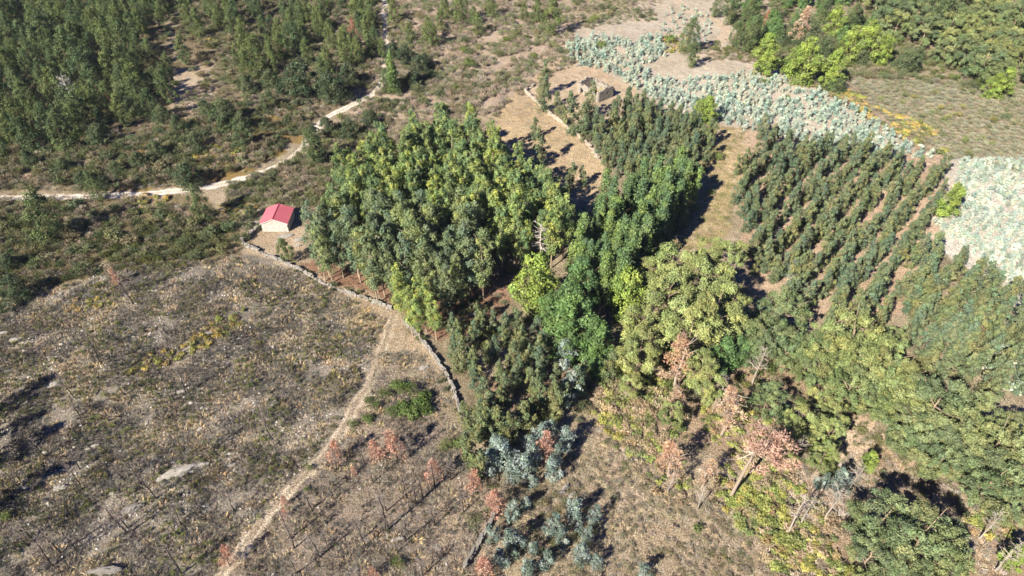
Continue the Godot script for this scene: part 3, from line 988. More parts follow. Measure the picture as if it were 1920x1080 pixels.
	for f in rw:
		var bb2 := Buf.new()
		masonry(bb2, f[1], f[2], 0.62, 0.55, 0.33, f[3], f[4], rs)
		var holder2 := Node3D.new()
		holder2.name = f[0]
		ruin.add_child(holder2, true)
		var m2 := mesh("stones", bb2.done(), paint(Color.WHITE, 0.92), holder2)
		m2.set_meta("kind", "stuff")
	var mid: Vector3 = base + (P[0] + P[2]) * 0.5 + ux * 1.6
	var ib := mesh("bush", bush_mesh(7, 3.0, 2.2, 90, 0.15), foliage(Color(0.36, 0.33, 0.06)))
	ib.position = Vector3(mid.x, hgt(mid.x, mid.z), mid.z)
	tag(ib, "yellow bush growing inside the walls of the roofless ruin", "bush")

# a fire-killed tree: black trunk, thin grey limbs
var burnt_sets := []
func burnt_tree(px: float, py: float, h: float, label := "", grey := false) -> void:
	if burnt_sets.is_empty():
		for i in 6:
			var tb := Buf.new()
			var pts := []
			var wob := Vector3.ZERO
			for k in 7:
				pts.append(Vector3(0, 6.5 * k / 6.0 - 0.2, 0) + wob)
				wob += Vector3(rf(-0.1, 0.1), 0, rf(-0.1, 0.1))
			tube(tb, pts, 0.11, 0.03, 6, Color(1, 1, 1))
			burnt_sets.append([tb.done(), bare_branches(6.4, 3.6, 34, 0.03, Color(1, 1, 1))])
	var p := at(px, py)
	var v: Array = burnt_sets[rng.randi() % 6]
	var l := label if label else "%s burnt black tree with grey twigs, %s" % ["short" if h < 5 else ("tall" if h > 7.5 else "thin"), where(p, 5)]
	var o := thing("burnt_tree", l, "burnt tree", p, rf(0, TAU), "burnt trees on the slope")
	o.scale = Vector3.ONE * (h / 6.4)
	o.rotation.x = rf(-0.06, 0.06)
	o.rotation.z = rf(-0.06, 0.06)
	mesh("trunk", v[0], paint(Color(0.3, 0.27, 0.24) if grey else Color(0.03, 0.027, 0.025), 0.9), o)
	mesh("branches", v[1], paint(Color(0.32, 0.28, 0.25) if grey else Color(0.19, 0.165, 0.15), 0.9), o).set_meta("kind", "stuff")

func build_special_trees() -> void:
	# bare silver tree in the middle
	var g := thing("bare_tree", "bare silver-grey dead tree among the green crowns in the middle", "bare tree", at(1012, 505))
	var tb := Buf.new()
	tube(tb, [Vector3(0, -0.2, 0), Vector3(0.1, 4, 0), Vector3(-0.1, 8, 0.1), Vector3(0, 11.5, 0)], 0.2, 0.05, 6, Color(0.42, 0.38, 0.35))
	mesh("trunk", tb.done(), paint(Color.WHITE, 0.9), g)
	mesh("branches", bare_branches(11.5, 7.5, 34, 0.06, Color(0.5, 0.46, 0.43), 0.45), paint(Color.WHITE, 0.9), g).set_meta("kind", "stuff")
	var g2 := thing("bare_tree", "bare grey dead tree inside the pine wood on the left", "bare tree", at(148, 212))
	mesh("trunk", tb.done(), paint(Color(0.8, 0.8, 0.8), 0.9), g2)
	mesh("branches", bare_branches(11, 8.5, 34, 0.06, Color(0.42, 0.4, 0.4), 0.4), paint(Color.WHITE, 0.9), g2).set_meta("kind", "stuff")
	take(g.position, 1.5)
	take(g2.position, 1.5)

	# the leaning brown pine with a pale forked trunk
	var p := at(1368, 934)
	var lp := thing("dead_pine", "leaning dead pine with a thick pale bare trunk and pinkish brown crown", "dead pine", p)
	var t2 := Buf.new()
	var bark := Color(0.26, 0.215, 0.18)
	tube(t2, [Vector3(0, -0.3, 0), Vector3(0.5, 3, -0.4), Vector3(1.1, 6.5, -0.9), Vector3(1.6, 9, -1.2)], 0.27, 0.17, 8, bark)
	tube(t2, [Vector3(1.6, 9, -1.2), Vector3(2.1, 11, -1.3), Vector3(2.2, 13.5, -1.2)], 0.24, 0.06, 6, bark)
	for q in [[-2.6, 9.6, -0.2], [-1.6, 10.8, -2.2], [4.8, 9.7, -0.2], [4.2, 11.0, -2.4], [0.2, 11.4, 1.4], [5.4, 11.2, 0.8], [-0.4, 12.0, -3.0]]:
		var e := Vector3(q[0], q[1], q[2])
		tube(t2, [Vector3(1.5, 8.6 + rf(0, 2), -1.1), e.lerp(Vector3(1.5, 9, -1.1), 0.5) + Vector3(0, -0.4, 0), e], 0.08, 0.025, 4, Color(0.36, 0.31, 0.27))
	mesh("trunk", t2.done(), paint(Color.WHITE, 0.9), lp)
	var cb := Buf.new()
	for i in 44:
		var c := Vector3(3.2 + rf(-2.6, 3.0), 11.0 + rf(-1.4, 2.4), -0.9 + rf(-3.0, 3.0))
		var tone := vary(Color(0.42, 0.27, 0.215), 0.25)
		for k in 60:
			var d := rdir()
			spike(cb, c + d * rf(0.2, 0.9), (d + Vector3(0, 0.5, 0) + rdir() * 0.5).normalized(), rf(0.3, 0.6), 0.085, vary(tone, 0.25))
	mesh("crown", cb.done(), foliage(Color(1, 1, 1)), lp)
	take(p, 2.0)

	tree_at("brown", 1277, 668, 74, "tall orange-brown dead pine in front of the pale green pines", "", 0)
	tree_at("brown", 1372, 758, 74, "pinkish brown dead pine left of the grey-green forked tree", "", 1)
	tree_at("brown", 1264, 852, 70, "orange dead pine with a dark trunk above the yellow bracken", "", 0, 0.85)
	tree_at("brown", 1326, 884, 52, "small pinkish dead pine left of the leaning brown pine", "", 1, 0.8)
	tree_at("brown", 1505, 40, 44, "tall pale brown dead pine above the sapling field", "", 1, 1.0)
	tree_at("brown", 1438, 36, 20, "small rusty dead pine left of the tall brown pine", "", 2)
	tree_at("brown", 659, 48, 24, "rust-red dead pine near the far end of the white track", "", 2, 0.9)
	tree_at("brown", 201, 180, 17, "small rust-red dead pine in the pine wood", "", 2, 0.9)
	tree_at("brown", 1272, 740, 44, "thin faded brown dead pine below the orange-brown pine", "", 1, 0.8)
	tree_at("brown", 1265, 455, 26, "small orange dead pine on the edge of the bright green strip", "", 0, 0.6)
	tree_at("brown", 1722, 278, 14, "tiny orange dead pine on the grey-green heath", "", 0, 0.6)

	var sc := [[740, 832, 44, "largest pink-topped scorched pine below the green scrub patch"], [704, 838, 36, "pinkish scorched pine left of the largest pink-topped one"], [622, 846, 36, "thin salmon scorched pine beside the footpath"],
		[810, 876, 38, "scorched pine with a bright red top among burnt trunks"], [886, 902, 36, "pink scorched pine left of the big salmon one"], [926, 934, 48, "big salmon scorched pine at the top of the dark wall"],
		[905, 1062, 50, "red scorched pine at the bottom edge beside the dark wall"], [1020, 838, 46, "pink scorched pine between the silver-blue trees"], [531, 938, 18, "small red scorched pine beside the footpath, upper of two"],
		[530, 962, 17, "small red scorched pine beside the footpath, lower of two"], [662, 883, 13, "tiny orange scorched pine among the burnt trunks"], [420, 1042, 34, "salmon scorched pine at the lower end of the footpath"],
		[214, 518, 20, "half-scorched pinkish pine at the top of the burnt slope"], [700, 1075, 22, "small scorched pine at the bottom edge"]]
	for s in sc:
		tree_at("scorched", s[0], s[1], s[2], s[3], "scorched pines on the burnt slope", 0)

	var bt := [[250, 570, 7], [258, 548, 6], [502, 570, 6.5], [183, 667, 6], [15, 690, 5], [293, 935, 6], [232, 900, 5], [386, 906, 5.5], [115, 1038, 7], [100, 1062, 7], [552, 753, 5], [402, 842, 4.5], [632, 752, 5], [660, 700, 5], [727, 993, 9.5], [755, 865, 5], [815, 912, 6.5], [545, 1010, 7], [552, 1028, 6.5], [340, 1076, 8], [632, 880, 5], [585, 955, 6], [700, 905, 5], [680, 1010, 6], [600, 1045, 7], [780, 945, 5], [760, 1015, 6.5], [815, 985, 6], [240, 1000, 7], [40, 905, 5], [150, 880, 5], [240, 990, 6], [466, 905, 5], [500, 800, 5], [340, 985, 6], [60, 1010, 6], [845, 900, 6], [870, 960, 6], [30, 770, 5], [150, 780, 5]]
	for b in bt:
		burnt_tree(b[0], b[1], b[2])
	for q in spread(poly([640, 820, 850, 840, 900, 960, 850, 1120, 480, 1120]), 5.5):
		var pp := Vector3(q.x, 0, q.z)
		if free_at(pp, 1.5):
			burnt_at(q)
	for q in spread(poly([100, 700, 600, 640, 560, 860, 420, 1040, -60, 1120, -60, 800]), 9.0):
		burnt_at(q)
	# bare poles and grey snags on the right bank
	for s in [[1477, 1000, 9], [1545, 975, 9], [1500, 985, 8], [1585, 925, 8], [1490, 870, 7], [1250, 925, 6], [1308, 955, 6], [1410, 720, 9], [1345, 760, 8], [1865, 1070, 8], [1835, 1010, 7]]:
		burnt_tree(s[0], s[1], s[2], "bare grey pole-like tree %s" % where(at(s[0], s[1])), true)

func burnt_at(q: Vector3) -> void:
	var p := q
	var h := rf(3.2, 6.8)
	var v: Array = burnt_sets[rng.randi() % 6]
	var o := thing("burnt_tree", "%s burnt black tree with grey twigs, %s" % ["short" if h < 5 else "thin", where(p, 5)], "burnt tree", p, rf(0, TAU), "burnt trees on the slope")
	o.scale = Vector3.ONE * (h / 6.4)
	o.rotation.x = rf(-0.08, 0.08)
	o.rotation.z = rf(-0.08, 0.08)
	mesh("trunk", v[0], paint(Color(0.03, 0.027, 0.025), 0.9), o)
	mesh("branches", v[1], paint(Color(0.19, 0.165, 0.15), 0.9), o).set_meta("kind", "stuff")

func build_woods() -> void:
	# --- trees that can be told apart, one by one: x, y and width of the crown in the photograph
	trees_at("oak", [548, 156, 90, 630, 166, 72, 658, 145, 52], "dark oaks by the white track", 0)
	trees_at("oak", [508, 150, 46, 415, 212, 58, 392, 206, 44, 455, 262, 54, 296, 286, 44, 338, 236, 40, 302, 218, 42, 176, 258, 56, 420, 228, 40, 500, 195, 40, 95, 225, 50, 105, 235, 40, 470, 160, 44, 610, 128, 44, 445, 230, 44, 370, 270, 40, 260, 300, 40, 215, 320, 36, 60, 300, 40, 120, 310, 36, 25, 232, 50, 232, 178, 56, 250, 205, 44], "round oaks and shrubs below the pine wood", 1)
	trees_at("oak", [160, 335, 42, 352, 330, 62, 195, 342, 36, 590, 258, 40, 690, 225, 40, 655, 250, 46, 620, 238, 44, 598, 298, 40, 22, 552, 70, 18, 492, 44, 760, 105, 46, 790, 125, 46, 770, 150, 40, 735, 100, 40, 800, 118, 34, 530, 420, 22, 470, 402, 30], "round oaks along the white track", 0)
	trees_at("pine", [70, 405, 66, 375, 382, 46, 590, 272, 44, 175, 345, 40, 735, 142, 38, 720, 152, 28, 160, 20, 34, 340, 92, 34, 283, 96, 30, 256, 104, 28, 310, 120, 26, 290, 142, 26, 226, 155, 44, 235, 115, 48, 25, 145, 28, 120, 100, 50], "", 0)
	trees_at("pine", [-38, 745, 56, -48, 845, 64, -52, 930, 64, -30, 800, 40], "pines left of the burnt slope", 2)
	trees_at("pine", [536, 466, 34, 468, 118, 40, 450, 75, 36, 480, 95, 44, 505, 108, 36, 530, 85, 34, 575, 95, 30, 610, 110, 36, 640, 82, 40, 622, 66, 30, 690, 45, 34, 665, 12, 40, 735, 15, 34, 690, 85, 30, 665, 95, 30, 575, 15, 34, 600, 35, 30, 540, 40, 30, 370, 40, 34, 350, 12, 36, 405, 30, 30, 425, 15, 30, 1030, 28, 44, 1005, 15, 30, 895, 45, 26, 920, 8, 26, 860, 12, 36, 835, 12, 26, 812, 62, 30, 800, 55, 28, 765, 60, 24, 825, 35, 24, 890, 28, 22, 980, 20, 20, 720, 90, 24], "pines scattered along the white track", 1)
	trees_at("strip", [735, 132, 34], "", 1, "bright green conical tree in the bend of the white track")
	# centre right: lime-green, green and dark broadleaves
	tree_at("leafy", 1172, 556, 84, "round lime-green broadleaf tree beside the pale pines", "", 2)
	tree_at("leafy", 1005, 525, 96, "yellow-green broadleaf tree below the bare silver tree", "", 2)
	trees_at("leafy", [1085, 595, 110, 1055, 622, 84, 1120, 630, 76, 1070, 640, 70, 1030, 590, 60], "bright green broadleaf trees in the hollow", 0)
	trees_at("leafy", [1100, 530, 80, 1060, 560, 70, 1130, 490, 60, 1350, 668, 66, 1385, 655, 56, 1370, 640, 40], "deep green broadleaf trees in the hollow", 1)
	trees_at("leafy", [1118, 690, 40, 1142, 665, 34], "", 0)
	# tall pale pines
	trees_at("bigpine", [1262, 500, 86, 1325, 525, 96, 1222, 520, 64, 1345, 585, 96, 1255, 560, 92, 1295, 610, 100, 1200, 610, 76, 1196, 660, 78, 1255, 630, 76, 1365, 478, 66, 1330, 470, 50, 1380, 560, 50, 1315, 690, 66, 1330, 720, 56, 1185, 720, 40], "tall pale pines beside the lime-green tree", 1)
	trees_at("wide", [1468, 588, 84, 1432, 632, 84, 1478, 650, 70, 1440, 748, 64, 1405, 612, 50], "grey-green forked trees right of the pale pines", 2)
	trees_at("wide", [1592, 640, 112, 1555, 655, 80, 1648, 672, 92, 1672, 642, 52, 1688, 722, 86, 1592, 728, 84, 1636, 745, 70, 1545, 700, 70, 1630, 705, 90, 1515, 672, 60, 1700, 760, 76, 1560, 770, 50], "spreading trees at the near end of the planted rows", 1)
	trees_at("wide", [1752, 772, 116, 1738, 828, 96, 1768, 858, 78, 1800, 800, 80, 1720, 800, 84, 1820, 850, 80, 1830, 770, 76, 1870, 838, 104, 1862, 900, 96, 1902, 812, 72, 1925, 880, 90, 1895, 945, 70, 1657, 975, 100, 1732, 1012, 124, 1635, 1040, 84, 1785, 1050, 70, 1700, 1065, 80], "spreading trees in the near right corner", 0)
	trees_at("young", [1010, 745, 40, 1040, 760, 36, 985, 775, 40, 930, 790, 44, 900, 800, 36, 1090, 700, 36, 1140, 690, 34, 960, 800, 36, 880, 845, 40, 895, 870, 40, 905, 780, 40], "young trees at the foot of the hollow", 1)
	trees_at("bigpine", [1500, 790, 60, 1530, 800, 50, 1560, 800, 56, 1480, 840, 40, 1700, 720, 60, 1260, 775, 44, 1545, 855, 50], "pale pines in the brown bank", 1)
	trees_at("leafy", [1540, 850, 44, 1630, 865, 34, 1905, 1040, 50], "", 2)
	# around the sapling field, top right
	trees_at("leafy", [1440, 100, 56, 1485, 112, 44, 1515, 115, 62, 1565, 130, 52, 1600, 85, 50, 1635, 78, 54, 1570, 40, 40, 1655, 90, 40, 1330, 205, 40, 1312, 210, 36, 1785, 372, 52, 1880, 155, 44, 1860, 160, 34], "broadleaf trees above the sapling field", 2)
	trees_at("oak", [1520, 80, 66, 1480, 70, 60, 1540, 95, 50, 1700, 118, 54, 1570, 160, 40, 1610, 110, 40, 1720, 105, 34], "dark round trees above the sapling field", 1)
	trees_at("pine", [1420, 55, 34, 1400, 70, 34, 1380, 62, 30, 1292, 65, 40, 1405, 20, 30, 1370, 20, 30, 1345, 5, 30, 1460, 10, 36, 1550, 15, 36, 1595, 30, 34, 1300, 100, 30, 1770, 12, 60], "", 0)
	# young eucalyptus standing apart near the ruin
	trees_at("young", [1018, 148, 28, 1020, 175, 30, 1048, 192, 20, 1106, 186, 30, 1075, 212, 36, 1095, 220, 30, 1068, 330, 26, 1095, 330, 20, 1000, 240, 20, 1015, 275, 34], "young eucalyptus around the ruin", 0)

	# --- woods laid out by their outline
	forest("pine", poly([-60, -70, 330, -70, 300, 30, 252, 50, 262, 95, 330, 140, 285, 205, 215, 215, 120, 255, -60, 300], 5.0), 6.0, 0.72, 1.3, "pines of the wood on the left", 270, 0.3)
	forest("pine", poly([350, -60, 720, -60, 715, 60, 690, 100, 560, 92, 500, 105, 440, 110, 420, 60], 4.0), 6.6, 0.55, 0.95, "scattered pines left of the track", 90, 0.7, -1, 0.45, -1, 0.25)
	forest("euc", poly([640, 335, 668, 300, 720, 280, 770, 255, 830, 238, 900, 245, 960, 300, 1010, 345, 1075, 372, 1092, 420, 1030, 452, 960, 452, 900, 420, 850, 402, 720, 402, 640, 420, 600, 400], 9.4), 2.6, 0.7, 1.2, "eucalyptus of the tall grove", 300, 0.5)
	forest("euc_dark", poly([572, 432, 610, 395, 720, 400, 850, 404, 920, 445, 905, 500, 850, 530, 770, 515, 700, 500, 600, 480], 9.5), 2.8, 0.8, 1.2, "eucalyptus along the near side of the tall grove", 200, 0.5)
	forest("euc", poly([735, 500, 790, 505, 815, 560, 810, 605, 775, 585, 740, 545], 8.0), 2.9, 0.6, 0.85, "slim eucalyptus by the gap in the wall", 60, 0.5, -1, 0.42, 1)
	forest("strip", poly([1062, 505, 1085, 425, 1130, 372, 1175, 350, 1240, 325, 1300, 312, 1305, 345, 1265, 400, 1235, 440, 1215, 490, 1150, 530, 1080, 540], 7.0), 2.6, 0.8, 1.3, "slender trees of the bright green strip", 220, 0.8)
	forest("young", poly([1055, 205, 1085, 215, 1125, 232, 1160, 205, 1175, 180, 1235, 200, 1300, 225, 1345, 250, 1325, 300, 1250, 325, 1185, 335, 1130, 305, 1118, 270, 1070, 235], 3.5), 3.0, 0.8, 1.25, "young eucalyptus planted below the ruin", 200, 0.7)
	# planted rows on the right
	var r0 := at(1480, 533, 3.4)
	var r1 := at(1593, 403, 3.4)
	var turn := atan2(r1.z - r0.z, r1.x - r0.x)
	forest("planted", poly([1385, 300, 1430, 238, 1500, 262, 1640, 270, 1720, 300, 1785, 300, 1775, 350, 1740, 400, 1700, 520, 1650, 610, 1560, 590, 1470, 550, 1425, 500, 1395, 430, 1380, 360], 3.4), 2.0, 0.68, 1.1, "young eucalyptus of the planted rows", 300, turn, 4.0, 0.22, -1, 0.1)
	forest("planted", poly([1730, 440, 1790, 470, 1860, 520, 1960, 590, 2020, 640, 2000, 740, 1850, 720, 1720, 690, 1690, 620, 1700, 520], 3.4), 2.4, 0.9, 1.3, "young eucalyptus of the near planted rows", 30, turn, 3.5, 0.3)
	# mixed young wood below the wall
	forest("young", poly([800, 605, 880, 585, 970, 575, 1030, 640, 1060, 700, 1100, 720, 1050, 745, 960, 760, 880, 770, 862, 700, 830, 650], 4.0), 3.1, 0.75, 1.2, "mixed young eucalyptus below the curving wall", 130, 0.4)
	forest("young", poly([860, 730, 960, 750, 920, 830, 880, 830], 3.5), 3.4, 0.6, 0.95, "small eucalyptus at the foot of the curving wall", 40, 0.4, -1, 0.42, 1)
	trees_at("bluetree", [950, 850, 52, 978, 872, 46, 1000, 858, 36, 1062, 826, 38, 1040, 880, 38, 962, 885, 34, 1010, 812, 36, 1075, 950, 38, 1114, 965, 30, 1036, 985, 38, 965, 1010, 46, 942, 1045, 34, 1090, 1040, 36, 1070, 730, 46, 1060, 668, 42, 1030, 800, 30, 1210, 1065, 30, 1482, 500, 24, 1100, 1000, 26, 1020, 1050, 36, 990, 1060, 40, 925, 1000, 30, 1055, 1010, 34, 1000, 1025, 28, 1120, 1055, 26, 960, 960, 34, 985, 940, 26, 920, 870, 40, 935, 835, 36, 1045, 855, 34, 990, 835, 30, 1580, 905, 40, 1540, 900, 30, 1085, 985, 22, 1000, 900, 24], "silver-blue young eucalyptus in the hollow and on the dry bank", 0)
	# far wood, top right
	forest("wide", poly([1590, -140, 2300, -140, 2300, 110, 1960, 130, 1800, 110, 1740, 40, 1650, 35], 8.0), 7.4, 0.65, 0.95, "tall trees of the far wood", 120, 0.4)
	forest("leafy", poly([1370, -80, 1640, -100, 1650, 40, 1560, 70, 1390, 60], 5.0), 7.5, 0.6, 0.9, "mixed trees at the top of the photograph", 60, 0.4, -1, 0.42, 0, 0.3)
	# silver saplings
	forest("blue", poly([1060, 75, 1100, 60, 1180, 75, 1240, 60, 1250, 100, 1205, 120, 1260, 150, 1400, 128, 1500, 155, 1620, 205, 1750, 290, 1640, 292, 1480, 262, 1400, 240, 1250, 195, 1190, 165, 1150, 135, 1070, 112], 1.0), 1.45, 0.4, 1.25, "eucalyptus saplings of the pale field", 300, 0.6, -1, 0.55, -1, 0.08, -0.36)
	forest("blue", poly([1250, 0, 1330, 20, 1350, 60, 1300, 90, 1240, 60], 1.0), 3.4, 0.6, 1.0, "saplings beside the sandy path", 60, 0.6)

func bush(k: int, p: Vector3, s: float, col: Color, label: String, group: String) -> void:
	var o := mesh("bush", bushes[k % bushes.size()], foliage(col))
	o.position = p
	o.rotation.y = rf(0, TAU)
	o.scale = Vector3(s, s * rf(0.8, 1.15), s)
	tag(o, label, "bush", group)

var bushes := []
func build_bushes() -> void:
	for i in 7:
		bushes.append(bush_mesh(9, 3.2, 2.0, 70, 0.15, 0.8 if i % 2 else 0.0))
	var green := [Color(0.13, 0.15, 0.075), Color(0.1, 0.13, 0.065), Color(0.165, 0.17, 0.08), Color(0.2, 0.175, 0.105)]
	var word := ["olive", "dark green", "yellowish olive", "brownish"]
	var n := 0
	for area in [[[-60, 395, 300, 385, 430, 410, 490, 430, 440, 472, 330, 498, 200, 505, -60, 570], 4.3, "bushes in the scrub left of the hut"], [[100, 270, 260, 260, 420, 290, 500, 310, 380, 345, 100, 360, -60, 355, -60, 290], 5.4, "bushes above the white track"], [[590, 230, 720, 190, 800, 160, 930, 160, 900, 210, 740, 230, 640, 280, 570, 330], 5.2, "bushes between the track and the grove"], [[740, -20, 1050, -20, 1060, 100, 960, 180, 740, 170], 7.5, "bushes on the heath"], [[280, 40, 420, 60, 500, 130, 480, 190, 400, 180, 330, 110], 4.8, "bushes on the edge of the pine wood"], [[1700, 30, 1920, 100, 1920, 150, 1720, 130], 5.0, "bushes under the far wood"]]:
		for p in spread(poly(area[0]), area[1]):
			if near_line(Vector2(p.x, p.z), track_pts) < 2.6 or not free_at(p, 1.0) or n > 266:
				continue
			var c := rng.randi() % 4
			var s := rf(0.6, 1.25)
			bush(n, p, s, vary(green[c], 0.12), "%s %s bush %s" % [size_word(s), word[c], where(p, 8)], area[2])
			n += 1
	# the vivid green scrub patch beside the footpath
	for q in [[720, 745, 30], [745, 730, 34], [770, 740, 40], [790, 760, 40], [705, 765, 26], [755, 770, 36], [775, 780, 40], [735, 780, 28], [690, 790, 26], [660, 800, 24], [800, 745, 26], [690, 755, 20], [800, 775, 30]]:
		var p := at(q[0], q[1])
		bush(n, p, q[2] / px_per_m(p) / 3.2, vary(Color(0.085, 0.13, 0.035), 0.1), "vivid green broom bush beside the footpath", "green broom bushes beside the footpath")
		n += 1
	for q in [[330, 160, 20], [1432, 158, 22], [1473, 188, 16], [835, 843, 34], [860, 835, 28], [580, 880, 20], [575, 920, 14], [15, 970, 26], [745, 1060, 30], [1300, 330, 22], [1330, 365, 20], [1345, 300, 24], [760, 160, 26], [870, 100, 20], [880, 125, 26], [855, 170, 24], [1000, 110, 20], [1115, 45, 24], [1128, 90, 22], [950, 80, 20], [1255, 80, 24]]:
		var p := at(q[0], q[1])
		bush(n, p, q[2] / px_per_m(p) / 3.2, vary(Color(0.13, 0.17, 0.05), 0.12), "fresh green bush alone %s" % where(p, 7), "")
		n += 1

var rocks := []
func rock(p: Vector3, s: Vector3, turn: float, label: String, group := "", col := Color(0.37, 0.345, 0.315)) -> void:
	var o := mesh("rock", rocks[rng.randi() % rocks.size()], paint(col, 0.9))
	o.position = p + Vector3(0, s.y * 0.12, 0)
	o.rotation.y = turn
	o.scale = s
	tag(o, label, "rock", group)

func build_rocks() -> void:
	for i in 7:
		rocks.append(rock_mesh(0.8, 0.9))
	var big := [[345, 884, 9, 2.0, 0.35, "long weathered grey rock slab lying on the burnt slope"], [306, 898, 3, 1.1, 0.2, "pale rock at the left end of the long slab"], [113, 915, 2.6, 1.2, 0.3, "pale boulder left of the long rock slab"], [248, 955, 4.2, 1.6, 0.4, "dark grey rock slab below the long one"],
		[30, 638, 3, 1.2, 0.2, "pale flat rock at the left edge"], [8, 625, 2.2, 1.1, 0.2, "white rock at the left edge above the flat rock"], [105, 720, 4.0, 1.2, 0.4, "broad pale rock slab on the stony slope"], [340, 735, 2.2, 0.8, 0.3, "pale slab right of the broad one"], [200, 1072, 6.0, 2.6, 0.1, "big dark boulder at the bottom left edge"],
		[180, 836, 1.8, 0.8, 0.2, "pale boulder with a smaller one beside it"], [165, 842, 1.2, 0.6, 0.2, "small pale boulder left of its larger neighbour"], [435, 872, 1.8, 0.8, 0.3, "pale rock right of the long slab"], [442, 880, 1.4, 0.7, 0.9, "small pale rock right of the long slab"], [740, 1013, 1.6, 1.0, 0.3, "white boulder among the burnt trunks, left of two"], [750, 1010, 1.5, 1.0, 0.3, "white boulder among the burnt trunks, right of two"],
		[795, 690, 2.6, 1.2, 0.4, "grey boulder beside the curving wall"], [535, 443, 4.4, 0.9, 0.2, "flat white rock outcrop in front of the hut"], [560, 450, 3.0, 0.9, 0.2, "flat white rock right of the hut's outcrop"], [525, 452, 2.4, 0.8, 0.4, "pale rock beside the small pine below the hut"], [558, 461, 2.0, 0.9, 0.1, "rounded rock below the hut's outcrop"], [480, 420, 2.4, 1.6, 0.3, "boulder at the left corner of the hut"],
		[1060, 915, 2.0, 1.6, 0.8, "tall pale rock of the cluster on the dry bank"], [1052, 925, 1.8, 1.3, 0.3, "dark rock of the cluster on the dry bank"], [1072, 930, 2.0, 1.1, 0.6, "long rock of the cluster on the dry bank"], [985, 905, 1.8, 1.2, 0.4, "dark rock beside the silver-blue trees"], [1080, 910, 1.2, 0.8, 0.4, "small rock right of the cluster on the dry bank"],
		[860, 600, 2.2, 1.0, 0.4, "pale boulder under the slim eucalyptus"], [885, 590, 2.6, 0.9, 0.3, "long pale boulder under the slim eucalyptus"], [1060, 35, 7, 1.6, 0.2, "white granite outcrop above the heath"], [1078, 50, 5, 1.2, 0.4, "white granite slab below the outcrop"], [1050, 52, 4, 1.0, 0.7, "white granite slab left of the outcrop"], [1085, 122, 3.6, 0.8, 0.9, "flat pale rocks behind the ruin"], [113, 512, 2.6, 1.0, 0.1, "pale rock in the scrub"], [290, 545, 1.6, 0.7, 0.2, "pale rock below the two burnt trunks"], [390, 625, 2.0, 0.7, 0.2, "pale stone on the upper burnt slope"]]
	for r in big:
		var p := at(r[0], r[1])
		var dark: bool = "dark" in r[5]
		rock(p, Vector3(r[2], r[3], r[2] * (0.33 if r[2] > 5.5 else 0.55)), r[4], r[5], "", Color(0.17, 0.16, 0.15) if dark else Color(0.25, 0.235, 0.215))
	var n := 0
	for q in spread(poly([-80, 600, 200, 520, 440, 500, 600, 560, 560, 700, 440, 850, 260, 1000, -120, 1120]), 6.0):
		if n < 200:
			var s := rf(0.5, 1.3)
			rock(q, Vector3(s, s * 0.55, s * 0.8), rf(0, TAU), "%s pale stone %s" % ["small" if s < 0.9 else "larger", where(q)], "loose pale stones on the burnt slope")
			n += 1
	for q in spread(poly([480, 1120, 640, 850, 860, 850, 900, 960, 860, 1120]), 7.5):
		var s := rf(0.4, 1.0)
		rock(q, Vector3(s, s * 0.6, s * 0.8), rf(0, TAU), "%s pale stone %s" % ["small" if s < 0.7 else "larger", where(q)], "loose pale stones among the burnt trunks")

